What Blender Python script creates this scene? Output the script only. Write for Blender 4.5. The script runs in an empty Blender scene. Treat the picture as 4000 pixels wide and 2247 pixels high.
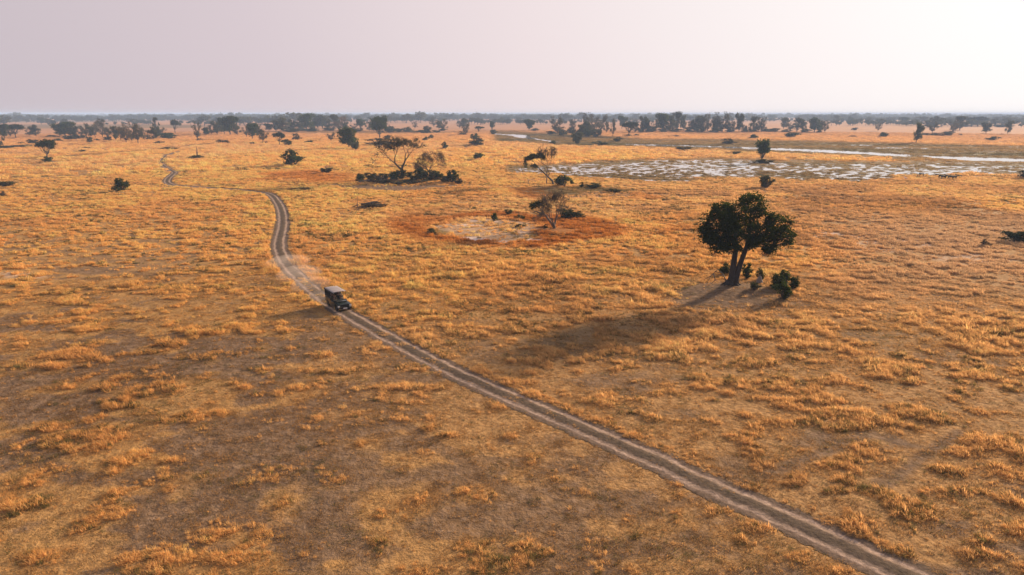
import bpy, bmesh, math, random
import numpy as np
from mathutils import Vector, Matrix

# ------------------------------------------------------------------ camera, sky, sun, exposure
S = bpy.context.scene
C = S.collection
R = math.radians
F = 2667.0                      # focal length in pixels of the 4000 px wide photograph (24 mm lens)
CAM_H, PITCH = 24.0, R(14.32)
SUN_EL, SUN_AZ = R(15.5), R(46.0)       # azimuth clockwise from +Y (the view direction)
cd = bpy.data.cameras.new('camera')
cam = bpy.data.objects.new('camera', cd)
C.objects.link(cam)
cd.sensor_width = 36; cd.lens = 24.0; cd.clip_start = 0.5; cd.clip_end = 60000
cam.location = (0, 0, CAM_H)
cam.rotation_euler = (R(90) - PITCH, 0, 0)
S.camera = cam

SUN_DIR = Vector((math.sin(SUN_AZ) * math.cos(SUN_EL), math.cos(SUN_AZ) * math.cos(SUN_EL), math.sin(SUN_EL)))
W = bpy.data.worlds.new('World'); S.world = W; W.use_nodes = True
nt = W.node_tree; nt.nodes.clear()
def N(t, kind, **kw):
    n = t.nodes.new(kind)
    for k, v in kw.items():
        if k == 'inp':
            for a, b in v.items(): n.inputs[a].default_value = b
        else: setattr(n, k, v)
    return n
def ramp(t, stops, src=None, interp='LINEAR'):
    n = t.nodes.new('ShaderNodeValToRGB'); e = n.color_ramp.elements
    n.color_ramp.interpolation = interp
    while len(e) < len(stops): e.new(0.5)
    for el, (p, c) in zip(e, stops):
        el.position = p; el.color = (*c, 1) if len(c) == 3 else c
    if src is not None: t.links.new(src, n.inputs[0])
    return n.outputs[0]
def mixc(t, fac, a, b, blend='MIX'):
    n = t.nodes.new('ShaderNodeMix'); n.data_type = 'RGBA'; n.blend_type = blend
    for s, v in ((0, fac), (6, a), (7, b)):
        if hasattr(v, 'is_linked'): t.links.new(v, n.inputs[s])
        else: n.inputs[s].default_value = v if s == 0 else (*v, 1)
    return n.outputs[2]
def math_(t, op, a, b=None, clamp=False):
    n = t.nodes.new('ShaderNodeMath'); n.operation = op; n.use_clamp = clamp
    for s, v in ((0, a), (1, b)):
        if v is None: continue
        if hasattr(v, 'is_linked'): t.links.new(v, n.inputs[s])
        else: n.inputs[s].default_value = v
    return n.outputs[0]
sky = N(nt, 'ShaderNodeTexSky', sky_type='NISHITA', sun_disc=False, sun_elevation=SUN_EL, sun_rotation=SUN_AZ,
        air_density=1.0, dust_density=4.0, ozone_density=1.5, altitude=900)
tc = N(nt, 'ShaderNodeTexCoord')
dot = N(nt, 'ShaderNodeVectorMath', operation='DOT_PRODUCT'); dot.inputs[1].default_value = SUN_DIR
nt.links.new(tc.outputs['Generated'], dot.inputs[0])
ang = math_(nt, 'DIVIDE', math_(nt, 'ARCCOSINE', dot.outputs['Value']), math.pi)     # 0 at the sun, 1 opposite
# thick dusty air near the horizon, brighter towards the sun (radiance, x10 because strength is 0.1)
hz = ramp(nt, [(0.0, (1.15, 1.10, 1.06)), (0.07, (1.02, 0.985, 0.965)), (0.14, (0.945, 0.875, 0.865)), (0.25, (0.82, 0.71, 0.72)),
               (0.36, (0.66, 0.565, 0.60)), (0.47, (0.55, 0.48, 0.52)), (1.0, (0.42, 0.38, 0.43))], ang)
hz10 = mixc(nt, 1.0, hz, (5.12, 5.12, 5.12), 'MULTIPLY')
sep = N(nt, 'ShaderNodeSeparateXYZ'); nt.links.new(tc.outputs['Generated'], sep.inputs[0])
el = ramp(nt, [(0.0, (1, 1, 1)), (0.16, (1, 1, 1)), (0.6, (0.62, 0.62, 0.62)), (1.0, (0.5, 0.5, 0.5))], sep.outputs['Z'])  # haze kept bright in the unseen upper dome to lift the shaded ground
skym = mixc(nt, el, sky.outputs[0], hz10)
bg = N(nt, 'ShaderNodeBackground'); bg.inputs['Strength'].default_value = 0.1
nt.links.new(skym, bg.inputs['Color'])
wo = N(nt, 'ShaderNodeOutputWorld'); nt.links.new(bg.outputs[0], wo.inputs['Surface'])

sd = bpy.data.lights.new('sun', 'SUN'); sun = bpy.data.objects.new('sun', sd); C.objects.link(sun)
sd.energy = 5.0; sd.angle = R(5.0); sd.color = (1.0, 0.74, 0.49)
sun.rotation_euler = SUN_DIR.to_track_quat('Z', 'Y').to_euler()
sun.location = (60, 60, 60)
S.view_settings.view_transform = 'Standard'; S.view_settings.look = 'None'
S.view_settings.gamma = 1.0; S.view_settings.exposure = 1.05
S.cycles.max_bounces = 6; S.cycles.diffuse_bounces = 4; S.cycles.glossy_bounces = 2; S.cycles.transmission_bounces = 3
S.cycles.volume_bounces = 1; S.cycles.transparent_max_bounces = 12
S.cycles.use_denoising = True

# ------------------------------------------------------------------ where a pixel of the photograph lies on the plain
cp, sp_ = math.cos(PITCH), math.sin(PITCH)
def gp(px, py, z=0.0):
    u = (px - 2000) / F; v = (1123.5 - py) / F
    d = (u, cp + v * sp_, -sp_ + v * cp)
    t = (z - CAM_H) / d[2]
    return Vector((d[0] * t, d[1] * t, z)), t            # ground point and depth
def proj(x, y):                                           # arrays of ground points -> photograph pixels
    zc = y * cp + CAM_H * sp_
    yc = y * sp_ - CAM_H * cp
    zs = np.where(zc > 5, zc, 5)
    return np.where(zc > 5, 2000 + F * x / zs, -9999.0), np.where(zc > 5, 1123.5 - F * yc / zs, 9999.0)

# ------------------------------------------------------------------ noise for laying out the land
def _h(ix, iy, s):
    with np.errstate(over='ignore'):
        n = (ix.astype(np.int64) * 374761393 + iy.astype(np.int64) * 668265263 + s * 1442695041) & 0xffffffff
        n = ((n ^ (n >> 13)) * 1274126177) & 0xffffffff
        n = n ^ (n >> 16)
    return (n & 0xffff) / 65535.0
def vnoise(x, y, s=0):
    ix = np.floor(x); iy = np.floor(y); fx = x - ix; fy = y - iy
    fx = fx * fx * (3 - 2 * fx); fy = fy * fy * (3 - 2 * fy)
    a = _h(ix, iy, s); b = _h(ix + 1, iy, s); c = _h(ix, iy + 1, s); d = _h(ix + 1, iy + 1, s)
    return (a * (1 - fx) + b * fx) * (1 - fy) + (c * (1 - fx) + d * fx) * fy
def fbm(x, y, scale, s=0, oct=4):
    t = 0; a = 0.5; n = 0
    for k in range(oct):
        t = t + a * vnoise(x / scale + 17.3 * k, y / scale - 9.1 * k, s + k); n += a; a *= 0.5; scale *= 0.5
    return t / n
def sst(a, b, x):
    t = np.clip((x - a) / (b - a), 0, 1); return t * t * (3 - 2 * t)

# ------------------------------------------------------------------ the track
TRACK_PX = [(4150, 2540), (3900, 2412), (3540, 2247), (3332, 2150), (3021, 2007), (2711, 1873), (2599, 1815), (2400, 1728), (2195, 1639), (2029, 1567),
            (1863, 1495), (1698, 1416), (1587, 1357), (1476, 1296), (1374, 1237), (1322, 1206), (1271, 1172), (1214, 1124), (1158, 1072),
            (1120, 1030), (1097, 988), (1090, 955), (1097, 917), (1104, 880), (1104, 842), (1095, 809), (1078, 781), (1059, 762),
            (1031, 753), (994, 749), (923, 741), (829, 735), (763, 730), (702, 726), (672, 722), (653, 712), (656, 699), (674, 682),
            (681, 674), (660, 661), (636, 645), (630, 633), (641, 614), (658, 604), (700, 592)]
def catmull(P, step):
    out = []
    for i in range(len(P) - 1):
        p0 = P[max(i - 1, 0)]; p1 = P[i]; p2 = P[i + 1]; p3 = P[min(i + 2, len(P) - 1)]
        n = max(2, int((p2 - p1).length / step))
        for k in range(n):
            t = k / n
            out.append(0.5 * ((2 * p1) + (p2 - p0) * t + (2 * p0 - 5 * p1 + 4 * p2 - p3) * t * t + (3 * p1 - p0 - 3 * p2 + p3) * t ** 3))
    out.append(P[-1]); return out
TRACK = catmull([gp(*p)[0] for p in TRACK_PX], 1.2)
TR = np.array([(p.x, p.y) for p in TRACK])
BX, BY = TR[TR[:, 1] < 160][::-1].T if TR[0, 1] > TR[-1, 1] else TR[TR[:, 1] < 160].T
def track_dist(x, y):
    d = np.full(x.shape, 1e9)
    A = TR[::2]
    for i in range(0, len(A) - 1):
        ax, ay = A[i]; bx, by = A[i + 1]
        m = (x > min(ax, bx) - 6) & (x < max(ax, bx) + 6) & (y > min(ay, by) - 6) & (y < max(ay, by) + 6)
        if not m.any(): continue
        xx = x[m]; yy = y[m]
        L = (bx - ax) ** 2 + (by - ay) ** 2 + 1e-9
        t = np.clip(((xx - ax) * (bx - ax) + (yy - ay) * (by - ay)) / L, 0, 1)
        d[m] = np.minimum(d[m], np.hypot(xx - ax - t * (bx - ax), yy - ay - t * (by - ay)))
    return d

# ------------------------------------------------------------------ zones of the plain
def line_y(px, pts):
    xs = [p[0] for p in pts]; ys = [p[1] for p in pts]
    return np.interp(px, xs, ys)
def ell(px, py, cx, cy, rx, ry): return np.hypot((px - cx) / rx, (py - cy) / ry)
RIVER = [(1900, 521), (1990, 527), (2050, 534), (2110, 545), (2170, 555), (2300, 561), (2480, 565), (2700, 570), (3000, 581), (3300, 594), (3560, 608), (3590, 609), (3700, 616), (3850, 622), (4000, 626), (4300, 634)]
def zones(x, y):
    px, py = proj(x, y)
    r = np.hypot(x, y)
    ks = np.clip((py - 443) / 300, 0.02, 1.0)            # how many pixels a metre-sized wobble takes
    w1 = (fbm(x, y, 14, 3) - 0.5); w2 = (fbm(x, y, 45, 9) - 0.5)
    qx = px + (w1 * 150 + w2 * 160) * ks; qy = py + (w2 * 50 + w1 * 40) * ks * ks
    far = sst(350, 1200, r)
    Z = {}
    # rusty red grass: a broken ring round the pan, and other patches
    out = ell(qx, qy, 1985, 895, 432, 66); inn = ell(qx, qy, 1890, 893, 235, 45)
    ring = sst(1.12, 0.9, out) * sst(0.8, 1.1, inn)
    ring = ring * np.clip(1.9 * fbm(x, y, 8, 21, 4) + .18, 0, 1)
    rust = ring
    for e, a in (((1230, 692, 215, 24), .75), ((1060, 705, 90, 6), .7), ((2520, 773, 95, 14), .6), ((2060, 748, 90, 18), .7), ((2640, 905, 150, 14), .5), ((3050, 770, 90, 7), .3)):
        rust = np.maximum(rust, a * sst(1.2, 0.4, ell(qx, qy, *e)) * np.clip(1.8 * fbm(x, y, 9, 23, 4) + .25, 0, 1))
    Z['rust'] = rust
    Z['pan'] = sst(1.1, 0.8, inn)
    salt = np.zeros_like(x)
    for e in ((1830, 886, 95, 9), (1900, 868, 70, 6), (1880, 935, 90, 10), (2040, 905, 50, 9), (2060, 925, 60, 5), (3300, 2215, 70, 20), (150, 1095, 90, 16), (3750, 1010, 260, 26), (3500, 960, 220, 26), (3300, 915, 220, 20)):
        salt = np.maximum(salt, sst(1.2, 0.5, ell(qx, qy, *e)) * (1.0 if e[1] < 950 and e[0] < 2100 else 0.5))
    Z['salt'] = np.maximum(salt * np.clip(fbm(x, y, 3.0, 5) * 2.2 - 0.5, 0, 1), 0.24 * Z['pan'] * sst(.4, .6, fbm(x, y, 5, 6) + .08))
    # olive green flats along the river, marsh and far wet belts
    up = line_y(px, [(1000, 540), (1500, 524), (1950, 512), (2200, 524), (2560, 545), (3000, 548), (3400, 556), (4000, 570)])
    lo = line_y(px, [(1000, 541), (1700, 527), (1950, 556), (2200, 566), (2500, 573), (3000, 596), (3400, 618), (3600, 640), (4000, 668)])
    belt = sst(-4, 4, qy - up) * sst(4, -4, qy - lo) * sst(1900, 1960, px)
    for e, a in (((300, 494, 620, 9), .75), ((200, 474, 330, 5), .7), ((1450, 518, 420, 5), .5), ((1200, 500, 300, 4), .3), ((2640, 556, 200, 10), .6)):
        belt = np.maximum(belt, a * sst(1.2, .7, ell(qx, qy, *e)))
    mup = line_y(px, [(1900, 662), (2050, 652), (2220, 640), (2400, 626), (2800, 622), (3400, 634), (4000, 640)])
    mlo = line_y(px, [(1900, 676), (2050, 684), (2300, 688), (2600, 692), (2900, 700), (3300, 708), (3600, 692), (4000, 680)])
    marsh = sst(-9, 6, qy - mup) * sst(9, -6, qy - mlo) * sst(1930, 2030, px)
    Z['marsh'] = marsh
    Z['olive'] = np.maximum(belt * (.45 + .8 * fbm(x * .4, y, 30, 83)), 0.8 * marsh)
    g2 = np.zeros_like(x)
    for e, a in (((2130, 742, 150, 14), .8), ((2330, 735, 140, 12), .8), ((2130, 917, 120, 7), .6), ((1700, 905, 60, 14), .7), ((2080, 848, 60, 10), .6), ((1650, 930, 50, 10), .5), ((3500, 1330, 400, 60), .12), ((2300, 1330, 300, 80), .12)):  # last ellipse: the big tree's cast shadow, faintly put into the tint
        g2 = np.maximum(g2, a * sst(1.2, .5, ell(qx, qy, *e)))
    Z['olive'] = np.maximum(Z['olive'], g2)
    l2 = np.abs(py - line_y(px, [(0, 627), (300, 608), (600, 586), (760, 568), (900, 555)]) + w1 * 4)
    Z['olive'] = np.maximum(Z['olive'], .6 * sst(4, 1.2, l2) * (px < 880) * (px > -600))
    # bare grey earth
    b = fbm(x, y, 14, 41, 4); b2 = fbm(x * .7, y, 2.6, 47, 3)
    fg = sst(1150, 1500, py + 0.10 * (2000 - px))        # the open ground nearer than the track bend
    left = sst(1500, 1000, px) * sst(780, 1000, py)
    right = sst(2900, 3400, px) * sst(1150, 1500, py)
    amt = 0.30 * fg + 0.16 * left + 0.16 * right
    bare = sst(0.49, 0.35, b * .45 + b2 * .55 - amt * .10) * np.clip(.25 + amt * 1.5, 0, .85)
    for e, a in (((1560, 723, 300, 11), .95), ((2860, 1172, 250, 58), 1.0), ((3170, 1200, 200, 34), .6), ((380, 1062, 170, 20), .7), ((2330, 757, 190, 13), .75),
                 ((3955, 930, 60, 25), .8), ((900, 790, 120, 8), .2), ((185, 632, 40, 4), .7), ((475, 760, 50, 6), .6), ((1425, 800, 90, 12), .5), ((2165, 900, 110, 9), .8), ((2985, 735, 50, 8), .5),
                 ((600, 1180, 260, 30), .25), ((1500, 1640, 300, 50), .3), ((900, 1900, 300, 120), .3), ((1050, 1370, 160, 22), .3)):
        bare = np.maximum(bare, a * sst(1.25, .55, ell(qx, qy, *e)))
    clear = np.zeros_like(x)
    for e in ((2850, 1166, 215, 40), (1560, 723, 290, 9), (3955, 930, 50, 20), (2165, 900, 90, 7)):
        clear = np.maximum(clear, sst(1.15, .7, ell(qx, qy, *e)))
    Z['clear'] = clear
    for pts, wd, a in (([(2500, 2010), (2947, 1873), (3201, 1771), (3400, 1690)], .45, .8), ([(3450, 1890), (3543, 1833), (3590, 1795), (3750, 1690)], .45, .8), ([(3450, 1060), (3636, 1142), (3785, 1204), (4050, 1290)], .6, .7),
                       ([(1430, 1560), (1532, 1631), (1863, 1835), (2100, 1990)], .6, .8), ([(2900, 1210), (3200, 1262), (3560, 1400), (4050, 1500)], .4, .6)):
        G = [gp(*q)[0] for q in pts]; dd = np.full_like(x, 1e9)
        for p, q in zip(G[:-1], G[1:]):
            L2 = (q - p).length_squared; t = np.clip(((x - p.x) * (q.x - p.x) + (y - p.y) * (q.y - p.y)) / L2, 0, 1)
            dd = np.minimum(dd, np.hypot(x - p.x - t * (q.x - p.x), y - p.y - t * (q.y - p.y)))
        dd = dd + (fbm(x, y, 5, 111, 3) - .5) * 1.6
        bare = np.maximum(bare, a * sst(wd + .45, wd - .2, dd) * (.4 + fbm(x, y, 9, 117)))
    Z['bare'] = np.clip(bare, 0, 1) * (1 - far)
    Z['far'] = far
    Z['gold'] = sst(0.35, 0.65, fbm(x, y, 60, 77, 4) + 0.15 * sst(2200, 1400, px) * sst(1000, 800, py) - 0.12 * sst(2600, 3400, px))
    Z['px'], Z['py'], Z['r'] = px, py, r
    return Z
def river_carve(px, py, x, y):
    c = line_y(px, RIVER)
    h = line_y(px, [(1900, 0), (1990, 1.6), (2030, 5.0), (2060, 7.0), (2075, 5.0), (2082, 1.2), (2110, 1.8), (2180, 1.8), (2190, 0.0), (2440, 0.0), (2480, 2.2), (2800, 2.2), (3000, 3.6), (3300, 4.4), (3550, 3.8), (3566, -1.0), (3580, -1.0), (3600, 2.5), (3800, 6.5), (3900, 5.5), (4300, 5.0)])
    wob = (fbm(x, y, 30, 61) - 0.5) * 1.6
    d = np.abs(py - c + wob * .5) - h
    return np.where(h > 0.1, sst(1.5, 0.0, d), 0.0) * (px > 1880)
def height(x, y, Z=None):
    if Z is None: Z = zones(x, y)
    px, py = Z['px'], Z['py']
    rough = (fbm(x, y, 7, 91, 3) - 0.5) * 0.14 * sst(1.2, 4.5, track_dist(x, y)) * sst(1500, 300, Z['r'])
    z = rough
    # marsh: hummocks standing in shallow water
    m = fbm(x * .55, y, 1.4, 31, 2); m2 = fbm(x * .6, y, 30, 37, 3)
    dens = sst(0.32, 0.56, m2 + 0.12 * sst(3100, 2500, px) + .08 * sst(3200, 3500, px))
    wet = Z['marsh'] * (0.55 + 0.40 * dens)
    z = np.where(Z['marsh'] > 0.02, z * (1 - Z['marsh']) + Z['marsh'] * (m - 0.38 - 0.34 * wet) * 1.2, z)
    # small pools beyond the river
    for cx, cy, rx, ry in ((3470, 576, 110, 3.6), (3370, 567, 40, 3), (3600, 580, 60, 2), (3730, 600, 60, 3), (3880, 590, 40, 1.6), (3370, 615, 45, 2), (2030, 534, 40, 7)):
        e = ell(px + (fbm(x, y, 12, 71) - .5) * 60, py + (fbm(x, y, 12, 73) - .5) * 5, cx, cy, rx, ry)
        z = z - 0.5 * sst(1.1, 0.7, e) * (fbm(x, y, 8, 75) > 0.42)
    z = z - 1.4 * river_carve(px, py, x, y)
    # low mounds under trees
    for (a, b, s, hh) in MOUNDS:
        z = z + hh * np.exp(-((x - a) ** 2 + (y - b) ** 2) / (s * s))
    return z
MOUNDS = []
for mx, my, s, hh in ((2870, 1140, 5.5, 0.7), (1600, 712, 14, 0.5), (2200, 738, 12, 0.5), (2166, 902, 6, 0.4), (185, 632, 5, 0.6), (478, 757, 5, 0.6), (1840, 570, 10, 1.2)):
    g = gp(mx, my)[0]; MOUNDS.append((g.x, g.y, s, hh))
def hz_at(x, y): return float(height(np.array([float(x)]), np.array([float(y)]))[0])

# ------------------------------------------------------------------ mesh helpers
def make_mesh(name, V, Fq, mats=(), midx=None, smooth=False):
    me = bpy.data.meshes.new(name)
    V = np.asarray(V, dtype=np.float32).reshape(-1, 3)
    lens = np.fromiter((len(f) for f in Fq), dtype=np.int32) if not isinstance(Fq, np.ndarray) else np.full(len(Fq), Fq.shape[1], dtype=np.int32)
    flat = Fq.ravel().astype(np.int32) if isinstance(Fq, np.ndarray) else np.fromiter((i for f in Fq for i in f), dtype=np.int32)
    me.vertices.add(len(V)); me.vertices.foreach_set('co', V.ravel())
    me.loops.add(len(flat)); me.loops.foreach_set('vertex_index', flat)
    me.polygons.add(len(lens))
    st = np.zeros(len(lens), dtype=np.int32); st[1:] = np.cumsum(lens)[:-1]
    me.polygons.foreach_set('loop_start', st)
    try: me.polygons.foreach_set('loop_total', lens)
    except Exception: pass
    for m in mats: me.materials.append(m)
    if midx is not None: me.polygons.foreach_set('material_index', np.asarray(midx, dtype=np.int32))
    me.polygons.foreach_set('use_smooth', np.full(len(lens), bool(smooth)))
    me.update(calc_edges=True); me.validate()
    return me
class MB:
    def __init__(s): s.V = []; s.F = []; s.M = []; s.n = 0
    def add(s, V, Fs, m=0):
        V = [tuple(v) for v in V]
        s.F += [tuple(i + s.n for i in f) for f in Fs]; s.M += [m] * len(Fs); s.V += V; s.n += len(V)
    def tube(s, pts, rad, n=6, m=0, cap=True):
        pts = [Vector(p) for p in pts]; V = []
        prev = None
        for i, p in enumerate(pts):
            d = (pts[min(i + 1, len(pts) - 1)] - pts[max(i - 1, 0)])
            if d.length < 1e-6: d = Vector((0, 0, 1))
            d.normalize()
            a = d.orthogonal() if prev is None else (prev - d * prev.dot(d))
            if a.length < 1e-5: a = d.orthogonal()
            a.normalize(); prev = a; b = d.cross(a)
            for k in range(n):
                t = 2 * math.pi * k / n
                V.append(p + (a * math.cos(t) + b * math.sin(t)) * rad[i])
        Fs = []
        for i in range(len(pts) - 1):
            for k in range(n):
                Fs.append((i * n + k, i * n + (k + 1) % n, (i + 1) * n + (k + 1) % n, (i + 1) * n + k))
        if cap: Fs.append(tuple(range(n))[::-1]); Fs.append(tuple((len(pts) - 1) * n + k for k in range(n)))
        s.add(V, Fs, m)
    def box(s, lo, hi, m=0, taper=None):
        (x0, y0, z0), (x1, y1, z1) = lo, hi
        V = [(x0, y0, z0), (x1, y0, z0), (x1, y1, z0), (x0, y1, z0), (x0, y0, z1), (x1, y0, z1), (x1, y1, z1), (x0, y1, z1)]
        if taper:
            V = V[:4] + [((x - (x0 + x1) / 2) * taper[0] + (x0 + x1) / 2, (y - (y0 + y1) / 2) * taper[1] + (y0 + y1) / 2, z) for x, y, z in V[4:]]
        s.add(V, [(3, 2, 1, 0), (4, 5, 6, 7), (0, 1, 5, 4), (1, 2, 6, 5), (2, 3, 7, 6), (3, 0, 4, 7)], m)
    def prism(s, prof, x0, x1, m=0):                     # profile in (y, z), extruded along x
        n = len(prof)
        V = [(x0, a, b) for a, b in prof] + [(x1, a, b) for a, b in prof]
        s.add(V, [tuple(range(n)), tuple(range(2 * n - 1, n - 1, -1))] + [(i, i + n, (i + 1) % n + n, (i + 1) % n) for i in range(n)], m)
    def quads(s, P, m=0):                                # P: (k,4,3)
        P = np.asarray(P); k = len(P)
        s.F += [tuple(r) for r in (np.arange(k * 4).reshape(k, 4) + s.n).tolist()]
        s.M += [m] * k; s.V += [tuple(v) for v in P.reshape(-1, 3).tolist()]; s.n += 4 * k
    def mesh(s, name, mats, smooth=False): return make_mesh(name, np.array(s.V) if s.V else np.zeros((0, 3)), s.F, mats, s.M, smooth)
def link(name, me, parent=None, loc=None, rz=None, scale=None):
    o = bpy.data.objects.new(name, me); C.objects.link(o)
    if parent is not None: o.parent = parent
    if loc is not None: o.location = loc
    if rz is not None: o.rotation_euler = (0, 0, rz)
    if scale is not None: o.scale = scale
    return o
def tag(o, label=None, cat=None, group=None, kind=None):
    if label: o['label'] = label
    if cat: o['category'] = cat
    if group: o['group'] = group
    if kind: o['kind'] = kind
    return o
def empty(name, loc, rz=0, scale=None):
    o = link(name, None, None, loc, rz, scale); o.empty_display_size = 0.5; return o
def bevel(o, w, seg=2):
    m = o.modifiers.new('bevel', 'BEVEL'); m.width = w; m.segments = seg; m.limit_method = 'ANGLE'; return o

# ------------------------------------------------------------------ materials
def new_mat(name):
    m = bpy.data.materials.new(name); m.use_nodes = True; m.node_tree.nodes.clear(); return m, m.node_tree
def finish(m, t, sh):
    o = t.nodes.new('ShaderNodeOutputMaterial'); t.links.new(sh, o.inputs['Surface']); return m
def noise(t, scale, detail=4, vec=None, rough=0.55):
    n = N(t, 'ShaderNodeTexNoise'); n.inputs['Scale'].default_value = scale; n.inputs['Detail'].default_value = detail; n.inputs['Roughness'].default_value = rough
    if vec is not None: t.links.new(vec, n.inputs['Vector'])
    return n.outputs['Fac']
def simple(name, col, rough=0.6, metal=0.0, var=0.25, scale=3.0, spec=0.5):
    m, t = new_mat(name)
    tcn = N(t, 'ShaderNodeTexCoord')
    f = noise(t, scale, 5, tcn.outputs['Object'])
    a = tuple(c * (1 - var) for c in col); b = tuple(min(1, c * (1 + var)) for c in col)
    c = ramp(t, [(0.3, a), (0.7, b)], f)
    p = N(t, 'ShaderNodeBsdfPrincipled'); t.links.new(c, p.inputs['Base Color'])
    p.inputs['Roughness'].default_value = rough; p.inputs['Metallic'].default_value = metal; p.inputs['Specular IOR Level'].default_value = spec
    return finish(m, t, p.outputs[0])
def leafy(name, c0, c1, trans=0.35, scale=0.35):
    m, t = new_mat(name)
    g = N(t, 'ShaderNodeNewGeometry'); tcn = N(t, 'ShaderNodeTexCoord')
    oi = N(t, 'ShaderNodeObjectInfo')
    isl = g.outputs['Random Per Island']
    c = ramp(t, [(0.0, c0), (1.0, c1)], isl)
    n = noise(t, scale, 3, tcn.outputs['Object'])
    c = mixc(t, math_(t, 'MULTIPLY', n, 0.9, True), c, tuple(0.55 * a + 0.45 * b for a, b in zip(c0, c1)))
    v = math_(t, 'ADD', math_(t, 'MULTIPLY', oi.outputs['Random'], 0.5), 0.75)
    hs = N(t, 'ShaderNodeHueSaturation'); t.links.new(c, hs.inputs['Color']); t.links.new(v, hs.inputs['Value'])
    d = N(t, 'ShaderNodeBsdfDiffuse'); tr = N(t, 'ShaderNodeBsdfTranslucent')
    t.links.new(hs.outputs[0], d.inputs[0]); t.links.new(hs.outputs[0], tr.inputs[0])
    mx = N(t, 'ShaderNodeMixShader'); mx.inputs[0].default_value = trans
    t.links.new(d.outputs[0], mx.inputs[1]); t.links.new(tr.outputs[0], mx.inputs[2])
    return finish(m, t, mx.outputs[0])
M = {}
M['leaf'] = leafy('leaf_dark_green', (.020, .034, .009), (.075, .098, .024), .42)
M['leaf_olive'] = leafy('leaf_olive', (.045, .050, .020), (.095, .095, .042))
M['leaf_grey'] = leafy('leaf_grey', (.050, .048, .030), (.105, .096, .060))
M['leaf_brown'] = leafy('leaf_brown', (.100, .070, .038), (.190, .135, .075))
M['leaf_dark'] = leafy('leaf_very_dark', (.018, .026, .012), (.042, .054, .020))
M['bark'] = simple('bark', (.075, .058, .045), 0.9, scale=2.5, var=0.4)
M['bark_pale'] = simple('bark_pale', (.17, .14, .115), 0.9, scale=2.5, var=0.35)
M['bark_mid'] = simple('bark_mid', (.115, .09, .07), 0.9, scale=2.5, var=.35)
M['leaf_dry'] = leafy('leaf_dry', (.06, .050, .030), (.115, .094, .056))
M['deadwood'] = simple('deadwood', (.12, .095, .075), 0.9, scale=3, var=0.4)

# ground
def ground_material():
    m, t = new_mat('dry_plain')
    tcn = N(t, 'ShaderNodeTexCoord'); P = tcn.outputs['Object']
    za = N(t, 'ShaderNodeAttribute', attribute_name='zoneA'); zb = N(t, 'ShaderNodeAttribute', attribute_name='zoneB')
    sa = N(t, 'ShaderNodeSeparateColor'); sb = N(t, 'ShaderNodeSeparateColor')
    t.links.new(za.outputs['Color'], sa.inputs[0]); t.links.new(zb.outputs['Color'], sb.inputs[0])
    bare, rust, olive = sa.outputs; salt, far, gold = sb.outputs
    n_f = noise(t, 2.2, 6, P, .65); n_m = noise(t, 0.35, 5, P, .6); n_l = noise(t, 0.035, 5, P, .6); n_x = noise(t, 0.008, 6, P, .62)
    litter = ramp(t, [(0.28, (.17, .10, .045)), (0.5, (.33, .19, .078)), (0.72, (.52, .31, .13))], n_f)
    litter2 = ramp(t, [(0.3, (.27, .155, .055)), (0.7, (.48, .27, .092))], n_m)
    c = mixc(t, math_(t, 'MULTIPLY', gold, 0.75), litter, litter2)
    farc = ramp(t, [(0.30, (.34, .175, .085)), (0.45, (.47, .24, .115)), (0.58, (.40, .215, .12)), (0.7, (.54, .30, .16))], n_x)  # far tint: pinkish dry grass, with haze put into the colour
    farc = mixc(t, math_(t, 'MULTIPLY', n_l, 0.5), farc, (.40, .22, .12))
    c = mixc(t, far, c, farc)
    soil = ramp(t, [(0.3, (.095, .060, .035)), (0.5, (.175, .112, .066)), (0.75, (.30, .20, .125))], noise(t, 1.1, 7, P, .68))
    be = math_(t, 'MULTIPLY', math_(t, 'ADD', bare, math_(t, 'MULTIPLY', math_(t, 'SUBTRACT', n_f, .5), 0.9)), 1.25, True)
    be = math_(t, 'MULTIPLY', be, math_(t, 'MULTIPLY', bare, 3.0, True))
    c = mixc(t, be, c, soil)
    rc = ramp(t, [(0.3, (.23, .088, .02)), (0.55, (.38, .150, .034)), (0.75, (.48, .22, .062))], n_f)
    c = mixc(t, math_(t, 'MULTIPLY', rust, 0.9), c, rc)
    oc = ramp(t, [(0.3, (.075, .068, .028)), (0.5, (.115, .10, .042)), (0.7, (.165, .12, .058))], n_l)
    c = mixc(t, math_(t, 'MULTIPLY', olive, 0.92), c, oc)
    c = mixc(t, salt, c, (.62, .50, .44))
    p = N(t, 'ShaderNodeBsdfPrincipled'); p.inputs['Roughness'].default_value = 1.0; p.inputs['Specular IOR Level'].default_value = 0.05
    t.links.new(c, p.inputs['Base Color'])
    bh = math_(t, 'ADD', n_f, math_(t, 'MULTIPLY', n_m, 2.0))
    b = N(t, 'ShaderNodeBump'); b.inputs['Strength'].default_value = 0.9; b.inputs['Distance'].default_value = 0.22
    t.links.new(bh, b.inputs['Height']); t.links.new(b.outputs[0], p.inputs['Normal'])
    return finish(m, t, p.outputs[0])
M['ground'] = ground_material()

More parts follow.
